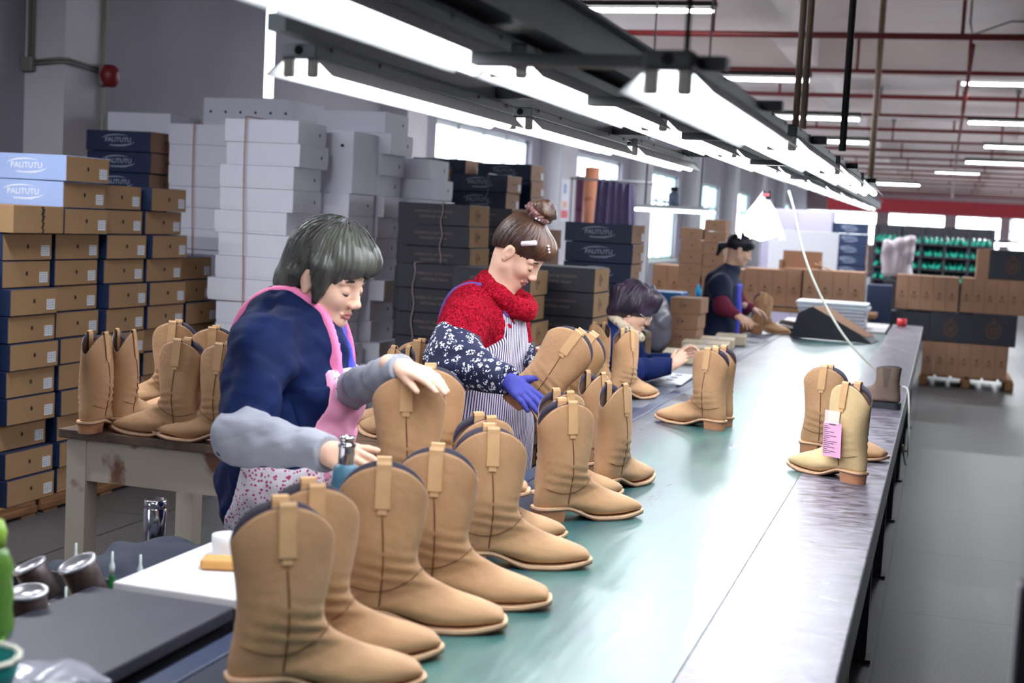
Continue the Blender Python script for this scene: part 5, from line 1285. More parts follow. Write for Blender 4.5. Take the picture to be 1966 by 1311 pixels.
# ================================================================== PEOPLE
RT = ROT @ np.array([1.0, 0, 0]); RT[2] = 0; RT /= np.linalg.norm(RT)
TC = ROT @ np.array([0, 0, 1.0]); TC[2] = 0; TC /= np.linalg.norm(TC)
UP = np.array([0, 0, 1.0])
def A(p): return np.array(tuple(p), float)
def J(px, py, d): return A(Pd(px, py, d))
skin = mat('skin', rgb(226, 182, 158), 0.55, var=0.05, vscale=20, spec=0.35)
skin.node_tree.nodes['Principled BSDF'].inputs['Subsurface Weight'].default_value = 0.08
skin.node_tree.nodes['Principled BSDF'].inputs['Subsurface Radius'].default_value = (0.01, 0.004, 0.002)
lips = mat('lips', rgb(186, 120, 112), 0.5)
def frame(yaw, pitch, roll=0.0):
    """yaw: degrees turned from image-right towards the camera; pitch: degrees looking down"""
    y = math.radians(yaw); p = math.radians(pitch)
    fh = math.cos(y)*RT+math.sin(y)*TC; l = np.cross(UP, fh); l /= np.linalg.norm(l)
    f = math.cos(p)*fh-math.sin(p)*UP; u = np.cross(f, l)
    if roll:
        r = math.radians(roll); l, u = math.cos(r)*l+math.sin(r)*u, math.cos(r)*u-math.sin(r)*l
    return np.stack([f, l, u], 1)
def head_prims(F_, C, M, neck, s=1.0, jaw=1.0):
    W_ = lambda *p: C+M @ (np.array(p)*s)
    def e(c, r, k=0.012, sub=False): F_.ell(W_(*c), np.array(r)*s, M, k*s, sub)
    def cp(a, b, ra, rb, k=0.01, sub=False): F_.cap(W_(*a), W_(*b), ra*s, rb*s, k*s, sub)
    e((-.010, 0, .036), (.096, .076, .088), .01)
    e((.030, 0, -.030), (.060, .060, .072), .03)
    cp((.010, .048, -.055), (.058, .016, -.086), .022, .020, .03); cp((.010, -.048, -.055), (.058, -.016, -.086), .022, .020, .03)
    e((.064, 0, -.088), (.020, .022, .016), .02)
    for sd in (-1, 1):
        e((.060, sd*.036, -.026), (.024, .022, .024), .02)
        cp((.078, sd*.014, .022), (.070, sd*.046, .020), .010, .008, .014)
        e((.094, sd*.031, .002), (.016, .018, .013), .010, True)
        e((.074, sd*.031, -.001), (.015, .0165, .012), .005)
        e((.098, sd*.011, -.034), (.009, .0075, .007), .006)
        e((-.006, sd*.076, -.006), (.020, .009, .031), .006)
        e((.001, sd*.089, -.001), (.0115, .009, .019), .003, True)
        e((-.004, sd*.077, -.034), (.009, .006, .010), .006)
        cp((.094, sd*.002, -.0565), (.087, sd*.020, -.061), .0052, .003, .005)
        cp((.091, sd*.002, -.0680), (.085, sd*.017, -.0635), .0062, .003, .005)
    cp((.085, 0, .012), (.103, 0, -.026), .0070, .0095, .014); e((.104, 0, -.029), (.010, .010, .008), .008)
    cp((.097, .0, -.0622), (.088, .019, -.0625), .0016, .0016, .002, True); cp((.097, .0, -.0622), (.088, -.019, -.0625), .0016, .0016, .002, True)
    F_.cap(W_(-.022, 0, -.045), neck, .050*s, .058, .03)
def paint_lips(me, C, M, s):
    co = np.zeros(len(me.polygons)*3, np.float32); me.polygons.foreach_get('center', co); P = (co.reshape(-1, 3)-C) @ M/s
    k = (P[:, 0] > .080) & (np.abs(P[:, 1]) < .019-abs(0)*0) & (P[:, 2] < -.0535) & (P[:, 2] > -.0735)
    me.materials.append(lips); me.polygons.foreach_set('material_index', k.astype(np.int32))
def eyebits(C, M, s, parent, glasses=None, brow=rgb(52, 40, 36)):
    dark = mat('lash_dark', rgb(38, 28, 28), 0.6); br = mat('brow_brown', brow, 0.8)
    for sd in (-1, 1):
        W_ = lambda *p: Vector(C+M @ (np.array(p)*s))
        mb = MB(); mb.tube([W_(.088-.0035*abs(t)*2, sd*(.031+.0145*t), -.0065-.0035*(1-t*t)) for t in np.linspace(-1, 1, 9)], [.0005*s, .0012*s, .0017*s, .0019*s, .0019*s, .0019*s, .0018*s, .0014*s, .0006*s], dark, 6); mb.build('eyelash', parent)
        mb = MB(); mb.tube([W_(.0885-.006*max(0, t)**1.5-.002, sd*(.031+.019*t), .024+.0035*(1-t*t)) for t in np.linspace(-1, 1, 9)], [.0010*s, .0024*s, .003*s, .0032*s, .003*s, .0027*s, .0022*s, .0016*s, .0006*s], br, 6); mb.build('eyebrow', parent)
def hand(F_, wrist, d, n, side, curls, s=1.0, off=0.0, spread=0.10, thumb=(0.6, 0.75, -0.2), tcurl=0.25, k=0.006):
    """d: direction of the fingers, n: normal out of the back of the hand, side: thumb towards side * (d x n)"""
    d = d/np.linalg.norm(d); n = n-d*n.dot(d); n /= np.linalg.norm(n); lat = np.cross(d, n)*side; w = np.array(wrist, float)
    spec = [(.027, .083, (.040, .025, .019)), (.009, .087, (.044, .028, .020)), (-.009, .083, (.041, .026, .019)), (-.025, .075, (.032, .019, .017))]
    F_.cap(w-d*.05, w+d*.012, .026*s+off, .024*s+off, .012)
    tips = []
    for i, (la, kn, seg) in enumerate(spec):
        base = w+(d*.012+lat*la*0.62)*s; kp = w+(d*kn+lat*la)*s
        F_.cap(base, kp, .0145*s+off, .0105*s+off, .012)
        a = 0; dd = d+lat*la*spread*22; dd /= np.linalg.norm(dd); p = kp; cu = curls[i]
        r0 = (.0092, .0094, .0090, .0080)[i]
        for j, L in enumerate(seg):
            a += cu*(0.8, 1.0, 0.7)[j]; v = dd*math.cos(a)-n*math.sin(a); q = p+v*L*s
            F_.cap(p, q, (r0-.0008*j)*s+off, (r0-.0008*(j+1))*s+off, .0035); p = q
        tips.append((p, v))
    b0 = w+(d*.020+lat*.018-n*.006)*s; v = lat*thumb[0]+d*thumb[1]+n*thumb[2]; v /= np.linalg.norm(v)
    p = b0
    for j, (L, r) in enumerate(((.040, .0145), (.030, .0108), (.025, .0092))):
        q = p+v*L*s; F_.cap(p, q, r*s+off, (r-.0022)*s+off, .008 if j == 0 else .004); p = q
        v = v*math.cos(tcurl)+(-n*0.4+d*0.6)*math.sin(tcurl); v /= np.linalg.norm(v)
    return tips+[(p, v)]
def bounds(pts, m):
    P = np.array(pts); return P.min(0)-m, P.max(0)+m
def join_meshes(name, mes):
    V = []; Q = []; MI = []; mats = []; o = 0
    for me in mes:
        n = len(me.vertices); co = np.zeros(n*3, np.float32); me.vertices.foreach_get('co', co); V.append(co.reshape(-1, 3))
        q = np.zeros(len(me.loops), np.int32); me.loops.foreach_get('vertex_index', q); Q.append(q+o)
        mi = np.zeros(len(me.polygons), np.int32); me.polygons.foreach_get('material_index', mi); mm = []
        for m in me.materials:
            if m not in mats: mats.append(m)
            mm.append(mats.index(m))
        MI.append(np.array(mm, np.int32)[mi]); o += n; bpy.data.meshes.remove(me)
    V = np.concatenate(V); Q = np.concatenate(Q); MI = np.concatenate(MI)
    me = bpy.data.meshes.new(name); me.vertices.add(len(V)); me.vertices.foreach_set('co', V.ravel()); me.loops.add(len(Q)); me.loops.foreach_set('vertex_index', Q)
    n = len(Q)//4; me.polygons.add(n); me.polygons.foreach_set('loop_start', np.arange(0, len(Q), 4, dtype=np.int32)); me.polygons.foreach_set('loop_total', np.full(n, 4, np.int32))
    for m in mats: me.materials.append(m)
    me.polygons.foreach_set('material_index', MI); me.polygons.foreach_set('use_smooth', np.ones(n, bool)); me.update(calc_edges=True); return me

def cloth(name, m, seed=1):
    return mat(name, m, 0.8, var=0.12, vscale=6, bump=0.15, bscale=26, sheen=0.1)
navy_cloth = mat('navy_work_jacket', rgb(10, 28, 74), 0.8, var=0.3, vscale=5, bump=0.3, bscale=12, spec=0.2)
grey_cloth = mat('grey_jersey', rgb(156, 158, 170), 0.9, spec=.2, var=0.10, vscale=12, bump=0.25, bscale=20)
pink_cloth = mat('pink_strap', rgb(242, 128, 176), 0.7)
violet_blue = mat('violet_blue_cloth', rgb(64, 70, 190), 0.75, bump=0.1)
# floral apron: off-white with small magenta sprigs
flo = mat('floral_cotton', rgb(214, 206, 216), 0.8, bump=0.12, bscale=20)
nt, b = N(flo); tc = nt.nodes.new('ShaderNodeTexCoord')
v = nt.nodes.new('ShaderNodeTexVoronoi'); v.inputs['Scale'].default_value = 95; nt.links.new(tc.outputs['Object'], v.inputs['Vector'])
nn = nt.nodes.new('ShaderNodeTexNoise'); nn.inputs['Scale'].default_value = 130; nt.links.new(tc.outputs['Object'], nn.inputs['Vector'])
msk = mathn(nt, 'LESS_THAN', mathn(nt, 'ADD', v.outputs['Distance'], mathn(nt, 'MULTIPLY', nn.outputs['Fac'], 0.6)), 0.62)
nt.links.new(mixc(nt, msk, rgb(214, 206, 216), rgb(176, 48, 112)), b.inputs['Base Color'])
# navy with white blossoms
blo = mat('blossom_cotton', rgb(22, 28, 66), 0.75, bump=0.12, bscale=20)
nt, b = N(blo); tc = nt.nodes.new('ShaderNodeTexCoord')
v = nt.nodes.new('ShaderNodeTexVoronoi'); v.inputs['Scale'].default_value = 42; v.inputs['Randomness'].default_value = 0.75; nt.links.new(tc.outputs['Object'], v.inputs['Vector'])
v2 = nt.nodes.new('ShaderNodeTexVoronoi'); v2.inputs['Scale'].default_value = 130; nt.links.new(tc.outputs['Object'], v2.inputs['Vector'])
m1_ = mathn(nt, 'LESS_THAN', v.outputs['Distance'], 0.45); m2_ = mathn(nt, 'LESS_THAN', v2.outputs['Distance'], 0.50)
nt.links.new(mixc(nt, mathn(nt, 'MULTIPLY', m1_, m2_), rgb(22, 28, 66), rgb(232, 234, 244)), b.inputs['Base Color'])
# red fleece
fle = mat('red_fleece', rgb(196, 18, 52), 0.95, spec=0.1)
nt, b = N(fle); tc = nt.nodes.new('ShaderNodeTexCoord'); n_ = nt.nodes.new('ShaderNodeTexNoise'); n_.inputs['Scale'].default_value = 110; n_.inputs['Detail'].default_value = 3; n_.inputs['Distortion'].default_value = 1.5
nt.links.new(tc.outputs['Object'], n_.inputs['Vector'])
r = nt.nodes.new('ShaderNodeValToRGB'); r.color_ramp.elements[0].position = .36; r.color_ramp.elements[1].position = .62; r.color_ramp.elements[0].color = rgb(126, 2, 24); r.color_ramp.elements[1].color = rgb(222, 30, 62)
nt.links.new(n_.outputs['Fac'], r.inputs[0]); nt.links.new(r.outputs[0], b.inputs['Base Color'])
bp = nt.nodes.new('ShaderNodeBump'); bp.inputs['Strength'].default_value = 1.0; bp.inputs['Distance'].default_value = 0.02; nt.links.new(n_.outputs['Fac'], bp.inputs['Height']); nt.links.new(bp.outputs[0], b.inputs['Normal'])
# striped apron: thin navy and white stripes
strp = mat('striped_cotton', rgb(214, 210, 226), 0.8, bump=0.1, bscale=10)
nt, b = N(strp); tc = nt.nodes.new('ShaderNodeTexCoord'); sp = nt.nodes.new('ShaderNodeSeparateXYZ'); nt.links.new(tc.outputs['Object'], sp.inputs[0])
_b = frame(22, 0); _g = (_b[:, 0]+_b[:, 1])/1.414; c_ = mathn(nt, 'ADD', mathn(nt, 'MULTIPLY', sp.outputs[0], float(_g[0])), mathn(nt, 'ADD', mathn(nt, 'MULTIPLY', sp.outputs[1], float(_g[1])), mathn(nt, 'MULTIPLY', sp.outputs[2], -0.10)))
fr = mathn(nt, 'FRACT', mathn(nt, 'DIVIDE', mathn(nt, 'ADD', c_, 50.0), 0.0088))
nt.links.new(mixc(nt, mathn(nt, 'LESS_THAN', fr, 0.48), rgb(222, 216, 234), rgb(58, 44, 92)), b.inputs['Base Color'])
purple_trim = mat('purple_trim', rgb(92, 58, 140), 0.7)
trous = mat('dark_trousers', rgb(34, 36, 48), 0.85, bump=0.1); shoe_m = mat('black_shoe', rgb(24, 24, 28), 0.5)
def legs(parent, pel, lat, foot_f, z0=0.0, seated=False, h=0.011):
    me = []
    knees = []
    for sd in (-1, 1):
        hip = pel+lat*sd*.09
        if seated: kn = hip+foot_f*.40+UP*0.0; an = np.array([kn[0]-foot_f[0]*.05, kn[1]-foot_f[1]*.05, .09])
        else: kn = np.array([hip[0]+foot_f[0]*.02, hip[1]+foot_f[1]*.02, .48]); an = np.array([hip[0]-foot_f[0]*.03, hip[1]-foot_f[1]*.03, .09])
        knees.append((hip, kn, an))
    P = [p for t in knees for p in t]+[pel]
    lo, hi = bounds(P, .16); lo[2] = 0.0; F_ = Field(lo, hi, h)
    F_.ell(pel, (.15, .17, .14), k=.04)
    for hip, kn, an in knees: F_.cap(hip, kn, .088, .064, .04); F_.cap(kn, an, .064, .050, .03)
    X, Y, Z = F_.grid(); F_.D += wobble(X, Y, Z, .004, 26, 2).astype(np.float32)*(F_.D < .2)
    link('trousers', F_.mesh('trousers', trous), parent)
    for hip, kn, an in knees:
        lo = an-.2; hi = an+.25; lo[2] = -0.01; F_ = Field(lo, hi, .007)
        F_.cap([an[0], an[1], .055], [an[0]+foot_f[0]*.14, an[1]+foot_f[1]*.14, .036], .046, .036, k=.02); F_.cap([an[0], an[1], .055], [an[0], an[1], .10], .045, .045, .02)
        F_.D = np.maximum(F_.D, (0.001-F_.grid()[2]).astype(np.float32)); link('shoe', F_.mesh('shoe', shoe_m), parent)
def shell(F_, off, region, wob=None):
    """cloth panel lying on the field's surface within a region function <0"""
    X, Y, Z = F_.grid(); D = np.maximum(F_.D-off, region(X, Y, Z)).astype(np.float32)
    if wob is not None: D = D+(wob(X, Y, Z)*(D < .1)).astype(np.float32)
    return D
def hair_tex(name, c0, c1):
    return mat(name, c1, 0.42, col2=c0, vscale=9, stretch=(1, 1, 0.35), bump=0.35, bscale=45, spec=0.4)

# ------------------------------------------------------------------ grey-haired woman, navy jacket
def woman_one():
    P = bpy.data.objects.new('person', None); COL.objects.link(P); P.location = (0, 0, 0)
    tag(P, 'woman with greying hair, navy jacket, grey sleeves and pink floral apron', 'person')
    M = frame(24, 20); C = J(628, 533, 3.78); s = 1.08
    neck = J(580, 610, 3.80); RS = J(505, 668, 3.60); LS = J(612, 672, 3.98); RE = J(468, 838, 3.46); LE = J(655, 758, 3.82); RW_ = J(628, 868, 3.24); LW = J(772, 706, 3.40)
    chest = J(568, 715, 3.82); belly = J(556, 860, 3.82); pel = J(540, 985, 3.84)
    bf = frame(8, 0); f, l = bf[:, 0], bf[:, 1]
    # body
    lo, hi = bounds([C], .2); H = Field(lo, hi, .0028); lo2 = H.lo
    head_prims(H, C, M, neck, s); hm = H.mesh('h', skin); paint_lips(hm, C, M, s)
    dR = J(690, 892, 3.16)-RW_; dL = J(850, 728, 3.30)-LW
    lo, hi = bounds([RW_, RW_+dR/np.linalg.norm(dR)*.18], .07); HR = Field(lo, hi, .0025)
    hand(HR, RW_, dR, UP*0.45+TC*0.9, -1, (.55, .6, .65, .7), 1.0, thumb=(.5, .8, -.3), tcurl=.35)
    lo, hi = bounds([LW, LW+dL/np.linalg.norm(dL)*.18], .07); HL = Field(lo, hi, .0025)
    hand(HL, LW, dL, UP*0.95+TC*0.25, 1, (.20, .24, .28, .34), .94, thumb=(.30, .92, -.25), tcurl=.15, spread=.07)
    lo, hi = bounds([neck, RS, LS, RE, LE, RW_, LW, chest, belly, pel], .15); lo[2] = 0.0; B = Field(lo, hi, .012)
    B.ell(chest, (.12, .15, .2), bf, .04); B.ell(belly, (.11, .14, .2), bf, .06); B.ell(pel, (.12, .15, .15), bf, .06); B.cap(neck, chest, .055, .1, .05)
    for S_, E_, W_ in ((RS, RE, RW_), (LS, LE, LW)): B.cap(S_, E_, .045, .036, .04); B.cap(E_, W_, .036, .025, .03)
    for sd in (-1, 1):
        hp = pel+l*sd*.09; kn = np.array([hp[0], hp[1], .46]); an = np.array([hp[0]-f[0]*.03, hp[1]-f[1]*.03, .07]); B.cap(hp, kn, .07, .05, .04); B.cap(kn, an, .05, .035, .03); B.cap(an, an+f*.13+UP*-.03, .035, .028, .02)
    bodyo = link('body', join_meshes('body', [B.mesh('b', skin), hm, HR.mesh('r', skin), HL.mesh('l', skin)]), P)
    eyebits(C, M, s, P)
    legs(P, pel, l, f)
    # jacket
    lo, hi = bounds([neck, RS, LS, RE, LE, chest, belly, pel], .25); Jk = Field(lo, hi, .006)
    Jk.ell(chest, (.150, .200, .235), bf, .03); Jk.ell(chest+UP*.06-f*.04, (.13, .19, .17), bf, .05); Jk.ell(belly, (.150, .195, .22), bf, .08); Jk.ell(pel+UP*.06, (.165, .205, .20), bf, .08)
    Jk.cap(RS, LS, .082, .082, .06); Jk.cap(neck-UP*.03, chest+UP*.1, .085, .12, .05)
    Jk.cap(RS, RE, .088, .074, .03); Jk.cap(LS, LE, .080, .066, .03)
    Jk.cap(J(596, 560, 3.79), neck-UP*.12, .058, .05, .01, True)
    X, Y, Z = Jk.grid()
    wr = wobble(X, Y, Z*1.6, .010, 24, 11)+wobble(X, Y, Z, .004, 60, 12)
    Jk.D = (Jk.D+wr*(Jk.D < .1)).astype(np.float32)
    Jk.D = np.maximum(Jk.D, (0.60-Z).astype(np.float32))
    # the sleeve ends just above the elbow
    ax = (RE-RS)/np.linalg.norm(RE-RS); pl = ((X-RE[0])*ax[0]+(Y-RE[1])*ax[1]+(Z-RE[2])*ax[2])
    near = np.sqrt((X-RE[0])**2+(Y-RE[1])**2+(Z-RE[2])**2)
    full = Jk.D.copy()
    jm = Jk.mesh('jacket', navy_cloth, full); link('jacket', jm, P)
    rel = lambda X, Y, Z: ((X-chest[0])*f[0]+(Y-chest[1])*f[1], (X-chest[0])*l[0]+(Y-chest[1])*l[1])
    def bib(X, Y, Z):
        a, b_ = rel(X, Y, Z); w = .115+np.clip((chest[2]+.02-Z), 0, .3)*.25
        return np.maximum.reduce([.05-a, np.abs(b_+.0)-w, Z-(chest[2]+.02), (belly[2]-.06)-Z])
    link('apron_bib', Jk.mesh('bib', mat('pink_cotton', rgb(240, 160, 196), .75, var=.12, vscale=6, bump=.12, bscale=14), shell(Jk, .009, bib)), P)
    def top_patch(X, Y, Z):
        a, b_ = rel(X, Y, Z); return np.maximum.reduce([.05-a, np.abs(b_)-.108, Z-(chest[2]+.024), (chest[2]-.05+.25*(b_+.1))-Z])
    link('apron_top_panel', Jk.mesh('tp', flo, shell(Jk, .012, top_patch)), P)
    def skirt(X, Y, Z):
        a, b_ = rel(X, Y, Z); return np.maximum.reduce([-.06-a-.35*np.clip(belly[2]-Z, -.1, .4), Z-(belly[2]-.02), .61-Z])
    link('apron_skirt', Jk.mesh('sk', flo, shell(Jk, .011, skirt, lambda X, Y, Z: wobble(X*1.5, Y*1.5, Z*.3, .005, 40, 6))), P)
    for sd, nm in ((-1, 'near'), (1, 'far')):
        def strap(X, Y, Z):
            a, b_ = rel(X, Y, Z); return np.maximum.reduce([np.abs(b_-sd*(.075))-.010, (chest[2]-.12)-Z, np.where((a > .02), (chest[2]-.0)-Z, -1.0)])
        Sx = Field(Jk.lo, Jk.lo+(Jk.n-1)*Jk.h, Jk.h)
        T_ = Field(lo, hi, .006); T_.D = T_.D
        # strap follows torso only, not the arm
        T_.ell(chest, (.150, .200, .235), bf, .03); T_.ell(chest+UP*.06-f*.04, (.13, .19, .17), bf, .05); T_.ell(belly, (.150, .195, .22), bf, .08); T_.cap(RS, LS, .082, .082, .06); T_.cap(neck-UP*.03, chest+UP*.1, .085, .12, .05)
        link('apron_strap', T_.mesh('st', pink_cloth, shell(T_, .009, strap)), P)
    # collar
    rs_ = []
    for k in range(24):
        a_ = 2*math.pi*k/24; dv = f*math.cos(a_)+l*math.sin(a_); c0 = neck+f*.012+UP*(.010-.035*max(0, math.cos(a_)))
        rs_.append((c0+dv*.072, c0+dv*.064+UP*.050, c0+dv*.082+UP*.046, c0+dv*.10-UP*.01))
    mb = MB(); vs = [p for t in rs_ for p in t]; fs = [(k*4+j, ((k+1) % 24)*4+j, ((k+1) % 24)*4+j+1, k*4+j+1) for k in range(24) for j in range(3)]
    mb.add(vs, fs, navy_cloth, True); mb.build('collar', P)
    F2 = Field(*bounds([chest+f*.12+UP*.02, chest+f*.05+UP*.16], .12), .005)
    q0 = chest+f*.05+UP*.18; q1 = chest+f*.125+UP*.02
    def vp(X, Y, Z):
        a, b_ = rel(X, Y, Z); zz = Z-chest[2]; return np.maximum.reduce([.0-a, np.abs(b_-.05)-(.03+.10*np.clip(.24-zz, 0, .3)), .01-zz, zz-.25])
    link('shirt_front', Jk.mesh('sf', violet_blue, shell(Jk, .006, vp)), P)
    # chest pocket
    pk = chest-l*.075+f*.135-UP*.03
    def pocket(X, Y, Z):
        a, b_ = rel(X, Y, Z); return np.maximum.reduce([.02-a, np.abs(b_+.135)-.05, np.abs(Z-(chest[2]-.07))-.055])
    link('pocket', Jk.mesh('pk', navy_cloth, shell(Jk, .007, pocket)), P)
    # grey sleeve covers
    ua = RS+(RE-RS)*.78
    for nm, (a0, e0, w0, r) in {'r': (ua, RE, RW_, (.058, .066, .043)), 'l': (LS+(LE-LS)*.6, LE, LW, (.054, .056, .037))}.items():
        lo_, hi_ = bounds([a0, e0, w0], .1); S_ = Field(lo_, hi_, .0045); S_.cap(a0, e0, r[0], r[1], .04); S_.cap(e0, w0, r[1], r[2], .05)
        X, Y, Z = S_.grid(); S_.D = (S_.D+(wobble(X, Y, Z, .0045, 44, 21 if nm == 'r' else 22)+wobble(X, Y, Z*1.5, .0012, 110, 23))*(S_.D < .1)).astype(np.float32)
        ax = (w0-e0)/np.linalg.norm(w0-e0); S_.D = np.maximum(S_.D, ((X-w0[0])*ax[0]+(Y-w0[1])*ax[1]+(Z-w0[2])*ax[2]-.004).astype(np.float32))
        link('grey_sleeve', S_.mesh('slv', grey_cloth), P)
    # hair
    lo, hi = bounds([C], .26); Hh = Field(lo, hi, .0032); W_ = lambda *p: C+M @ (np.array(p)*s)
    def e(c, r, k=.02, sub=False): Hh.ell(W_(*c), np.array(r)*s, M, k, sub)
    e((-.012, 0, .050), (.110, .090, .092)); e((-.055, 0, .005), (.068, .082, .088), .03); e((-.080, 0, -.045), (.040, .070, .046), .03)
    e((.040, 0, .082), (.072, .082, .052), .03); e((.080, 0, .075), (.034, .066, .032), .03)
    for sd in (-1, 1): Hh.cap(W_(.025, sd*.076, .04), W_(.034, sd*.078, -.046), .030*s, .010*s, .02); Hh.cap(W_(-.05, sd*.066, -.01), W_(-.058, sd*.062, -.070), .026*s, .014*s, .02)
    e((.106, 0, -.026), (.058, .074, .074), .012, True)
    for sd in (-1, 1): e((-.010, sd*.090, -.018), (.013, .024, .020), .008, True)
    X, Y, Z = Hh.grid(); q = np.stack([X-C[0], Y-C[1], Z-C[2]], -1) @ M
    ph = np.arctan2(q[..., 1], q[..., 0]+.02); z_ = q[..., 2]
    Hh.D = (Hh.D+(.0012*np.sin(ph*57+z_*25+3*np.sin(z_*30+ph*3))+.0016*np.sin(ph*17+z_*60+1.0))*(Hh.D < .05)+wobble(X, Y, Z, .006, 42, 9)*(Hh.D < .05)).astype(np.float32)
    hm_ = hair_tex('greying_hair', rgb(26, 24, 24), rgb(92, 92, 86))
    link('hair', Hh.mesh('hair', hm_), P)
    mb = MB(); r_ = random.Random(5)
    for k in range(70):
        a_ = r_.uniform(0, 2*math.pi); sp_ = r_.uniform(.0, .5); pts = []
        for t in np.linspace(0, 1, 7):
            th = sp_+t*r_.uniform(.9, 1.1)*1.15; rr = 1.02+.02*r_.random()
            pts.append(Vector(W_(-.004+.118*rr*math.sin(th)*math.cos(a_), .098*rr*math.sin(th)*math.sin(a_), .052+.104*rr*math.cos(th))))
        mb.tube(pts, [.0004, .0011, .0013, .0013, .0011, .0008, .0002], hm_, 4)
    mb.build('hair_strands', P)
    # heat gun
    g = thing('heat_gun', 'steel blue heat gun with bright metal nozzle pointing up in her right hand', 'heat gun', tuple(J(664, 912, 3.14)))
    gb = mat('gun_blue', rgb(56, 100, 124), .45)
    mb = MB(); mb.lathe((0, 0, 0), [(0, -.10), (.026, -.10), (.030, -.07), (.031, -.01), (.028, .018), (.020, .026), (0, .026)], gb, 26); mb.build('body', g)
    mb = MB(); mb.lathe((0, 0, 0), [(.019, .02), (.0185, .062), (.0205, .064), (.0205, .070), (.0165, .073), (.0165, .082), (.018, .083), (.018, .088), (.013, .088), (.012, .06)], chrome, 26, False); mb.build('nozzle', g)
    mb = MB(); mb.tube([(-.02, -.01, -.05), (-.07, -.02, -.07), (-.11, -.025, -.085)], [.018, .017, .014], gb, 14); mb.build('handle', g)
    return
    mb = MB(); a_ = Pd(548, 898, 3.05); b_ = Pd(592, 912, 3.05); mb.tube([a_, a_+(b_-a_)*.3, b_], [.004, .0065, .005], mat('magenta_plastic', rgb(170, 20, 90), .4), 10)
    mb.tube([b_, b_+(b_-a_)*1.2], [.0035, .003], steel, 8)
    tag(mb.build('magenta_tool'), 'small tool with a magenta handle just above the nearest boots', 'tool')

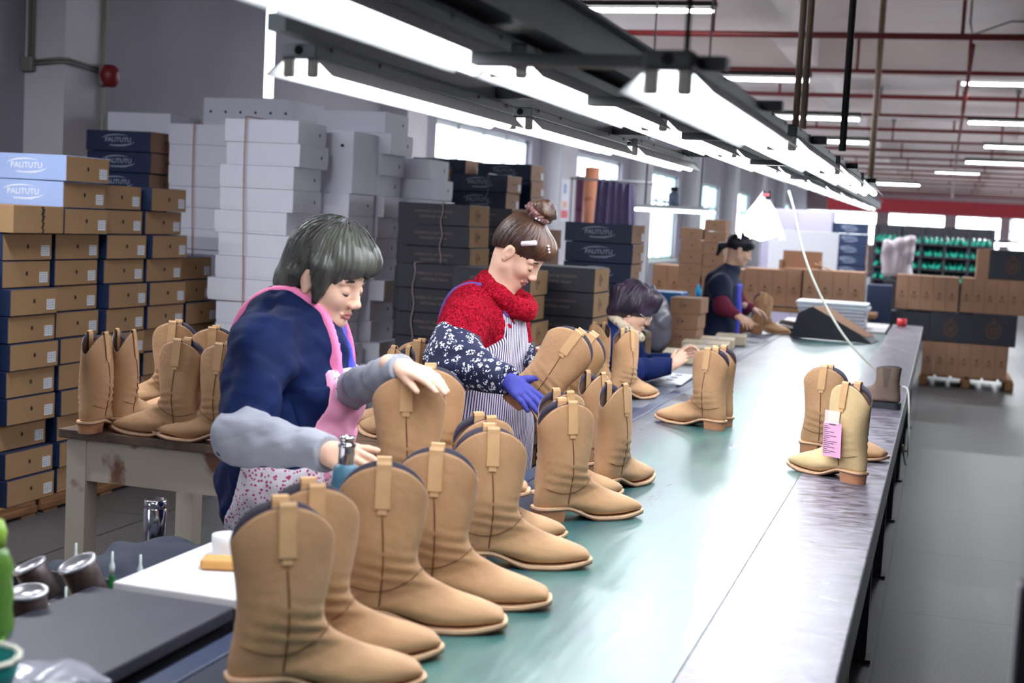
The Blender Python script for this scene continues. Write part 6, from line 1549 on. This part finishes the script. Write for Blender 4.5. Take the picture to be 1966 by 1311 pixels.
# ------------------------------------------------------------------ woman in red fleece
def woman_two():
    P = bpy.data.objects.new('person', None); COL.objects.link(P)
    tag(P, 'woman with a hair bun in a red fleece and striped apron', 'person')
    M = frame(22, 40); C = J(996, 484, 5.14); s = 1.04
    neck = J(958, 560, 5.16); RS = J(893, 618, 4.98); LS = J(972, 622, 5.34); RE = J(868, 692, 4.86); RW_ = J(975, 730, 4.70); LE = J(1000, 712, 5.36); LW = J(1040, 690, 5.08)
    chest = J(930, 655, 5.18); belly = J(925, 745, 5.18); pel = J(925, 830, 5.2)
    bf = frame(22, 0); f, l = bf[:, 0], bf[:, 1]
    lo, hi = bounds([C], .19); H = Field(lo, hi, .0028); head_prims(H, C, M, neck, s); hm = H.mesh('h', skin); paint_lips(hm, C, M, s)
    dR = J(1022, 768, 4.62)-RW_; dL = J(1075, 690, 4.95)-LW
    lo, hi = bounds([RW_, RW_+dR/np.linalg.norm(dR)*.17], .07); HR = Field(lo, hi, .003)
    hr_args = dict(side=-1, curls=(.10, .14, .18, .22), s=1.0, thumb=(1.0, .55, -.05), tcurl=.15, spread=.14)
    hn = TC*0.75+UP*0.6
    # fingers spread against the shaft
    tips = hand(HR, RW_, dR, hn, **hr_args)
    lo, hi = bounds([LW, LW+dL/np.linalg.norm(dL)*.17], .07); HL = Field(lo, hi, .004); hand(HL, LW, dL, UP*.2-TC*.95, 1, (.4, .4, .4, .4), 1.0)
    lo, hi = bounds([neck, RS, LS, RE, LE, RW_, LW, chest, belly, pel], .15); lo[2] = 0.0; B = Field(lo, hi, .013)
    B.ell(chest, (.10, .13, .2), bf, .04); B.ell(belly, (.10, .13, .2), bf, .06); B.ell(pel, (.11, .14, .15), bf, .06); B.cap(neck, chest, .05, .09, .05)
    for S_, E_, W_ in ((RS, RE, RW_), (LS, LE, LW)): B.cap(S_, E_, .042, .034, .04); B.cap(E_, W_, .034, .024, .03)
    for sd in (-1, 1):
        hp = pel+l*sd*.08; kn = np.array([hp[0], hp[1], .46]); an = np.array([hp[0]-f[0]*.03, hp[1]-f[1]*.03, .07]); B.cap(hp, kn, .065, .05, .04); B.cap(kn, an, .05, .035, .03); B.cap(an, an+f*.12-UP*.03, .035, .028, .02)
    link('body', join_meshes('body', [B.mesh('b', skin), hm, HR.mesh('r', skin), HL.mesh('l', skin)]), P)
    eyebits(C, M, s, P, brow=rgb(70, 52, 44)); legs(P, pel, l, f)
    lo, hi = bounds([neck, RS, LS, RE, LE, chest, belly, pel], .24); Jk = Field(lo, hi, .006)
    Jk.ell(chest, (.135, .185, .21), bf, .03); Jk.ell(chest+UP*.05-f*.03, (.13, .18, .17), bf, .05); Jk.ell(belly, (.135, .175, .2), bf, .08); Jk.ell(pel, (.145, .185, .16), bf, .08)
    Jk.cap(RS, LS, .082, .080, .06); Jk.cap(neck-UP*.03, chest+UP*.1, .075, .12, .05); Jk.cap(RS, RE, .092, .080, .03); Jk.cap(LS, LE, .082, .068, .03)
    Jk.cap(C-UP*.02, neck-UP*.06, .05, .05, .01, True)
    X, Y, Z = Jk.grid(); Jk.D = (Jk.D+(wobble(X, Y, Z, .007, 26, 31)+wobble(X, Y, Z, .0022, 210, 32))*(Jk.D < .1)).astype(np.float32)
    Jk.D = np.maximum(Jk.D, (0.72-Z).astype(np.float32)); link('fleece_jacket', Jk.mesh('jk', fle), P)
    rel = lambda X, Y, Z: ((X-chest[0])*f[0]+(Y-chest[1])*f[1], (X-chest[0])*l[0]+(Y-chest[1])*l[1])
    # smoother base for the apron
    lo2 = np.array([lo[0], lo[1], 0.42]); Ap = Field(lo2, hi, .006)
    Ap.ell(chest, (.135, .185, .21), bf, .03); Ap.ell(belly, (.138, .178, .22), bf, .08); Ap.ell(pel, (.15, .19, .22), bf, .08); Ap.cap(pel, np.array([pel[0], pel[1], .40]), .16, .19, .08)
    def bib(X, Y, Z):
        a, b_ = rel(X, Y, Z); zz = Z-chest[2]; w = np.where(zz > .03, .10, .10+np.clip(.03-zz, 0, .16)*1.3)
        top = .115
        return np.maximum.reduce([.03-a-.55*np.clip(-.10-zz, 0, .25), np.abs(b_)-w-.2*np.clip(-zz-.14, 0, .2), zz-top, .44-Z])
    link('striped_apron', Ap.mesh('ap', strp, shell(Ap, .016, bib, lambda X, Y, Z: wobble(X*1.4, Y*1.4, Z*.25, .005, 34, 16))), P)
    for sd in (-1, 1):
        def strap(X, Y, Z):
            a, b_ = rel(X, Y, Z); zz = Z-chest[2]; return np.maximum.reduce([np.abs(b_-sd*(.080))-.008, -.06-zz, np.where(a > .03, .10-zz, -1.0)])
        T_ = Field(lo, hi, .006); T_.ell(chest, (.135, .185, .21), bf, .03); T_.ell(chest+UP*.05-f*.03, (.13, .18, .17), bf, .05); T_.cap(RS, LS, .082, .080, .06); T_.cap(neck-UP*.03, chest+UP*.1, .075, .12, .05)
        link('apron_strap', T_.mesh('st', purple_trim, shell(T_, .009, strap)), P)
    # thick fleece collar
    lo, hi = bounds([neck], .2); Cf = Field(lo, hi, .0045)
    n = 18; ring = []
    for k in range(n+1):
        a_ = 2*math.pi*(k/n); c0 = neck+f*.030+UP*(.012-.050*math.cos(a_)); ring.append(c0+(f*math.cos(a_)*.085+l*math.sin(a_)*.080))
    for k in range(n): Cf.cap(ring[k]-UP*.012, ring[k+1]-UP*.012, .026, .026, .01); Cf.cap(ring[k]-UP*.03, ring[k+1]-UP*.03, .030, .03, .02)
    Cf.cap(C-UP*.0+f*0, neck-UP*.05, .052, .050, .006, True)
    X, Y, Z = Cf.grid(); Cf.D = (Cf.D+(wobble(X, Y, Z, .004, 60, 41)+wobble(X, Y, Z, .0022, 230, 42))*(Cf.D < .1)).astype(np.float32); link('fleece_collar', Cf.mesh('cf', fle), P)
    for nm, (a0, e0, w0, r) in {'r': (RS+(RE-RS)*.35, RE, RW_, (.086, .092, .050)), 'l': (LS+(LE-LS)*.6, LE, LW, (.07, .072, .045))}.items():
        lo_, hi_ = bounds([a0, e0, w0], .13); S_ = Field(lo_, hi_, .005); S_.cap(a0, e0, r[0], r[1], .04); S_.cap(e0, w0, r[1], r[2], .06)
        X, Y, Z = S_.grid(); S_.D = (S_.D+wobble(X, Y, Z, .007, 42, 51)*(S_.D < .1)).astype(np.float32)
        ax = (w0-e0)/np.linalg.norm(w0-e0); S_.D = np.maximum(S_.D, ((X-w0[0])*ax[0]+(Y-w0[1])*ax[1]+(Z-w0[2])*ax[2]-.004).astype(np.float32))
        link('blossom_sleeve', S_.mesh('slv', blo), P)
    lo, hi = bounds([RW_, RW_+dR/np.linalg.norm(dR)*.17], .07); G = Field(lo, hi, .003)
    tips2 = hand(G, RW_, dR, hn, off=.0022, **hr_args)
    for p_, v_ in (tips2[4],): G.ell(p_+v_*.006, (.014, .014, .014), None, .002, True)
    link('glove', G.mesh('gl', mat('violet_glove', rgb(52, 56, 150), .7, bump=.1)), P)
    # hair
    lo, hi = bounds([C+M @ np.array((0, 0, .06))], .2); Hh = Field(lo, hi, .003); W_ = lambda *p: C+M @ (np.array(p)*s)
    def e(c, r, k=.015, sub=False): Hh.ell(W_(*c), np.array(r)*s, M, k, sub)
    e((-.012, 0, .048), (.104, .083, .090)); e((.052, 0, .076), (.052, .070, .044), .02); e((-.06, 0, .0), (.048, .06, .055), .03)
    e((.112, 0, -.030), (.062, .08, .076), .012, True); e((.02, 0, -.06), (.10, .12, .062), .01, True)
    for sd in (-1, 1): e((.010, sd*.090, -.022), (.036, .03, .030), .008, True)
    Hh.ell(W_(-.040, 0, .150), np.array((.034, .040, .022))*s, M, .02); Hh.ell(W_(-.028, .004, .176), np.array((.040, .046, .034))*s, M, .012)
    X, Y, Z = Hh.grid(); q = np.stack([X-C[0], Y-C[1], Z-C[2]], -1) @ M; ph = np.arctan2(q[..., 1], q[..., 0]+.035)
    Hh.D = (Hh.D+(.0010*np.sin(ph*60+2*np.sin(q[..., 2]*40))+.0007*np.sin(ph*27+q[..., 2]*30))*(Hh.D < .05)+wobble(X, Y, Z, .006, 90, 71)*(q[..., 2] > .15)*(Hh.D < .05)).astype(np.float32)
    link('hair', Hh.mesh('hair', hair_tex('brown_hair', rgb(34, 22, 26), rgb(104, 72, 52))), P)
    mb = MB(); n = 40
    pts = [Vector(W_(-.040+.040*math.cos(2*math.pi*k/n)+.006*math.sin(k*2.5), .044*math.sin(2*math.pi*k/n), .148+.010*math.sin(k*1.9))) for k in range(n+1)]
    mb.tube(pts, [.011+.005*math.sin(k*1.7) for k in range(n+1)], mat('dusty_pink_satin', rgb(122, 84, 82), .45, bump=.2), 8); mb.build('scrunchie', P)
    mb = MB(); c0 = W_(.030, -.080, .070); ax = RT+UP*.10-M[:, 1]*.0; ax /= np.linalg.norm(ax); ax = ax-M[:, 1]*ax.dot(M[:, 1]); ax /= np.linalg.norm(ax)
    mb.tube([c0-ax*.030, c0-ax*.027, c0+ax*.027, c0+ax*.030], [.004, .0095, .0095, .004], mat('pearl_clip', rgb(236, 222, 232), .3), 14); mb.build('hair_clip', P)
    mb = MB(); 
    for q_ in ((.088, -.045, .096), (.094, -.038, .088), (.080, -.05, .104), (-.01, -.04, .145), (-.02, -.045, .142)): mb.lathe(W_(*q_), [(0, -.006), (.006, 0), (0, .006)], mat('pearl_clip', rgb(236, 222, 232), .3), 10)
    mb.build('hair_beads', P)

# ------------------------------------------------------------------ seated woman with glasses
def woman_three():
    J = lambda a, b_, d: A(Pd(a, b_, d*1.05))
    P = bpy.data.objects.new('person', None); COL.objects.link(P)
    tag(P, 'seated woman with glasses, navy jacket and leopard collar, hands clasped', 'person')
    M = frame(4, 24); C = J(1214, 594, 7.1); s = 1.04
    neck = J(1192, 632, 7.12); RS = J(1166, 662, 6.95); LS = J(1200, 660, 7.3); RE = J(1212, 712, 6.90); LE = J(1232, 706, 7.35); RW_ = J(1290, 702, 7.08); LW = J(1294, 694, 7.20)
    chest = J(1172, 700, 7.14); pel = J(1160, 790, 7.16); bf = frame(6, 0); f, l = bf[:, 0], bf[:, 1]
    lo, hi = bounds([C], .19); H = Field(lo, hi, .0045); head_prims(H, C, M, neck, s); hm = H.mesh('h', skin)
    dR = J(1318, 686, 7.12)-RW_; lo, hi = bounds([RW_, LW, RW_+dR], .13); HR = Field(lo, hi, .004)
    hand(HR, RW_, dR+UP*.02, TC*.8+UP*.3, -1, (.75, .85, .9, .95), 1.0, tcurl=.5, thumb=(.5, .8, -.3)); hand(HR, LW, dR+UP*.02, UP*.5-TC*.8, 1, (.7, .75, .8, .8), 1.0, tcurl=.5, thumb=(.5, .8, -.3))
    lo, hi = bounds([neck, RS, LS, RE, LE, RW_, LW, chest, pel], .15); B = Field(lo, hi, .014)
    B.ell(chest, (.10, .13, .2), bf, .04); B.ell(pel, (.11, .14, .15), bf, .06); B.cap(neck, chest, .05, .09, .05); B.cap(chest, pel, .1, .11, .05)
    for S_, E_, W_ in ((RS, RE, RW_), (LS, LE, LW)): B.cap(S_, E_, .042, .034, .04); B.cap(E_, W_, .034, .024, .03)
    link('body', join_meshes('body', [B.mesh('b', skin), hm, HR.mesh('r', skin)]), P)
    eyebits(C, M, s, P)
    pz = pel.copy(); pz[2] = 0.52; legs(P, pz, l, -TC*.2+f*.3-RT*0, seated=True) if False else legs(P, pz, l, f*0.55+TC*-0.0, seated=True)
    lo, hi = bounds([neck, RS, LS, RE, LE, RW_, chest, pel], .2); Jk = Field(lo, hi, .008)
    Jk.ell(chest, (.13, .18, .22), bf, .03); Jk.ell(pel+UP*.08, (.15, .19, .2), bf, .08); Jk.cap(chest, pel, .13, .14, .06); Jk.cap(RS, LS, .08, .08, .06); Jk.cap(neck-UP*.02, chest+UP*.1, .075, .12, .05)
    Jk.cap(RS, RE, .076, .066, .03); Jk.cap(RE, RW_, .066, .048, .03); Jk.cap(LS, LE, .074, .064, .03); Jk.cap(LE, LW, .064, .046, .03)
    X, Y, Z = Jk.grid(); Jk.D = (Jk.D+wobble(X, Y, Z, .008, 34, 61)*(Jk.D < .1)).astype(np.float32); Jk.D = np.maximum(Jk.D, ((X-RW_[0])*f[0]+(Y-RW_[1])*f[1]).astype(np.float32)+.0)
    link('jacket', Jk.mesh('jk', mat('royal_navy_cloth', rgb(10, 30, 84), .8, spec=.2, var=.2, vscale=6, bump=.2, bscale=16)), P)
    leo = mat('leopard_cloth', rgb(214, 196, 170), .85); nt, b = N(leo); tc = nt.nodes.new('ShaderNodeTexCoord'); v = nt.nodes.new('ShaderNodeTexVoronoi'); v.inputs['Scale'].default_value = 60; nt.links.new(tc.outputs['Object'], v.inputs['Vector'])
    nt.links.new(mixc(nt, mathn(nt, 'LESS_THAN', v.outputs['Distance'], .32), rgb(214, 196, 170), rgb(70, 56, 60)), b.inputs['Base Color'])
    lo, hi = bounds([neck], .2); Cf = Field(lo, hi, .006); n = 14; ring = [neck+f*.028+UP*(.015-.055*math.cos(2*math.pi*k/n))+(f*math.cos(2*math.pi*k/n)*.075+l*math.sin(2*math.pi*k/n)*.075) for k in range(n+1)]
    for k in range(n): Cf.cap(ring[k], ring[k+1], .026, .026, .01)
    link('leopard_collar', Cf.mesh('c', leo), P)
    lo, hi = bounds([C], .22); Hh = Field(lo, hi, .004); W_ = lambda *p: C+M @ (np.array(p)*s)
    def e(c, r, k=.02, sub=False): Hh.ell(W_(*c), np.array(r)*s, M, k, sub)
    e((-.015, 0, .048), (.122, .104, .102)); e((-.06, 0, -.01), (.066, .09, .08), .03); e((.05, 0, .08), (.07, .085, .052), .03)
    e((.105, 0, -.03), (.062, .07, .07), .012, True)
    for sd in (-1, 1): e((.015, sd*.095, -.035), (.022, .022, .034), .01, True)
    X, Y, Z = Hh.grid(); q = np.stack([X-C[0], Y-C[1], Z-C[2]], -1) @ M; ph = np.arctan2(q[..., 1], q[..., 0])
    Hh.D = (Hh.D+(.0015*np.sin(ph*30+q[..., 2]*50))*(Hh.D < .05)+wobble(X, Y, Z, .010, 60, 9)*(Hh.D < .05)).astype(np.float32)
    link('hair', Hh.mesh('hair', hair_tex('dark_hair', rgb(28, 22, 36), rgb(74, 58, 78))), P)
    gm = mat('glasses_frame', rgb(220, 212, 206), .25, metal=.6)
    for sd in (-1, 1):
        mb = MB(); mb.tube([Vector(W_(.106, sd*.034+.024*math.cos(a_), -.008+.019*math.sin(a_))) for a_ in np.linspace(0, 2*math.pi, 17)], .0022, gm, 6); mb.tube([Vector(W_(.104, sd*.058, -.006)), Vector(W_(.05, sd*.078, .0)), Vector(W_(.0, sd*.082, .0))], .0018, gm, 6)
        mb.build('glasses', P)
    st = thing('work_stool', 'plain stool carrying the seated woman in navy', 'stool', (pz[0], pz[1], 0)); mb = MB(); mb.lathe((0, 0, 0), [(0, .40), (.17, .40), (.18, .415), (.17, .43), (0, .43)], wood, 24); mb.build('seat', st)
    for a_ in range(4): mb = MB(); mb.tube([(.1*math.cos(a_*1.57+.78), .1*math.sin(a_*1.57+.78), .40), (.17*math.cos(a_*1.57+.78), .17*math.sin(a_*1.57+.78), 0)], .015, side_m, 8); mb.build('leg', st)

# ------------------------------------------------------------------ standing woman far along the belt
def woman_four():
    P = bpy.data.objects.new('person', None); COL.objects.link(P)
    tag(P, 'standing woman with a ponytail, navy vest and plum sleeves', 'person')
    M = frame(2, 22); C = J(1419, 480, 10.9); s = 1.03
    neck = J(1404, 514, 10.92); RS = J(1382, 548, 10.75); LS = J(1404, 546, 11.1); RE = J(1386, 588, 10.66); RW_ = J(1412, 604, 10.66); LE = J(1425, 592, 11.2); LW = J(1440, 590, 11.1)
    chest = J(1384, 568, 10.94); belly = J(1380, 605, 10.95); pel = J(1372, 650, 10.95); bf = frame(6, 0); f, l = bf[:, 0], bf[:, 1]
    lo, hi = bounds([C], .18); H = Field(lo, hi, .005); head_prims(H, C, M, neck, s); hm = H.mesh('h', skin)
    dR = J(1426, 612, 10.6)-RW_; lo, hi = bounds([RW_, RW_+dR], .14); HR = Field(lo, hi, .005); hand(HR, RW_, dR, UP*.8+TC*.5, -1, (.4, .45, .5, .5), 1.05)
    lo, hi = bounds([LW], .2); HL = Field(lo, hi, .006); hand(HL, LW, RT-UP*.3, UP, 1, (.4, .4, .4, .4), 1.0)
    lo, hi = bounds([neck, RS, LS, RE, LE, RW_, LW, chest, pel], .15); lo[2] = 0; B = Field(lo, hi, .016)
    B.ell(chest, (.10, .13, .2), bf, .04); B.ell(pel, (.11, .14, .15), bf, .06); B.cap(neck, chest, .05, .09, .05); B.cap(chest, pel, .1, .11, .05)
    for S_, E_, W_ in ((RS, RE, RW_), (LS, LE, LW)): B.cap(S_, E_, .042, .034, .04); B.cap(E_, W_, .034, .024, .03)
    for sd in (-1, 1):
        hp = pel+l*sd*.08; kn = np.array([hp[0], hp[1], .44]); an = np.array([hp[0], hp[1], .07]); B.cap(hp, kn, .065, .05, .04); B.cap(kn, an, .05, .035, .03); B.cap(an, an+f*.12-UP*.03, .035, .028, .02)
    link('body', join_meshes('body', [B.mesh('b', skin), hm, HR.mesh('r', skin), HL.mesh('l', skin)]), P)
    eyebits(C, M, s, P); legs(P, pel, l, f)
    lo, hi = bounds([neck, RS, LS, chest, belly, pel], .24); Jk = Field(lo, hi, .010)
    Jk.ell(chest, (.14, .19, .22), bf, .03); Jk.ell(belly, (.15, .19, .2), bf, .08); Jk.ell(pel, (.165, .20, .2), bf, .08); Jk.cap(RS, LS, .082, .08, .06); Jk.cap(neck-UP*.02, chest+UP*.1, .075, .12, .05)
    Jk.cap(RS, RS+(RE-RS)*.5, .085, .076, .03)
    X, Y, Z = Jk.grid(); Jk.D = (Jk.D+wobble(X, Y, Z, .007, 26, 81)*(Jk.D < .1)).astype(np.float32)
    link('vest', Jk.mesh('jk', mat('dark_navy_cloth', rgb(14, 28, 62), .8, var=.2, bump=.15)), P)
    rel = lambda X, Y, Z: ((X-chest[0])*f[0]+(Y-chest[1])*f[1], (X-chest[0])*l[0]+(Y-chest[1])*l[1])
    link('apron_front', Jk.mesh('af', violet_blue, shell(Jk, .014, lambda X, Y, Z: np.maximum.reduce([.085-rel(X, Y, Z)[0], np.abs(rel(X, Y, Z)[1])-.12, Z-chest[2]-.10, (pel[2]-.1)-Z]))), P)
    plumk = mat('plum_knit', rgb(112, 26, 58), .9, var=.25, vscale=40, bump=.4, bscale=80)
    for a0, e0, w0 in ((RS, RE, RW_), (LS, LE, LW)):
        lo_, hi_ = bounds([a0, e0, w0], .12); S_ = Field(lo_, hi_, .008); S_.cap(a0, e0, .062, .062, .04); S_.cap(e0, w0, .062, .04, .04); link('knit_sleeve', S_.mesh('s', plumk), P)
    lo, hi = bounds([C], .25); Hh = Field(lo, hi, .006); W_ = lambda *p: C+M @ (np.array(p)*s)
    def e(c, r, k=.02, sub=False): Hh.ell(W_(*c), np.array(r)*s, M, k, sub)
    e((-.012, 0, .046), (.106, .084, .092)); e((.035, 0, .07), (.060, .070, .046), .02); e((.112, 0, -.032), (.062, .08, .078), .012, True); e((.02, 0, -.06), (.085, .12, .05), .01, True)
    for p_, q_, r0, r1 in (((-.095, 0, .0), (-.135, 0, -.03), .018, .026), ((-.135, 0, -.03), (-.135, 0, -.10), .028, .012)): Hh.cap(W_(*p_), W_(*q_), r0, r1, .015)
    link('hair', Hh.mesh('hair', hair_tex('black_hair', rgb(18, 16, 26), rgb(44, 40, 56))), P)
    wc = mat('white_cap', rgb(220, 228, 236), .7)
woman_one(); woman_two(); woman_three(); woman_four()
# prototypes that were never placed
for o in list(COL.objects):
    if o.parent is None and o.get('label') == 'x':
        for ch in list(o.children_recursive): bpy.data.objects.remove(ch)
        bpy.data.objects.remove(o)
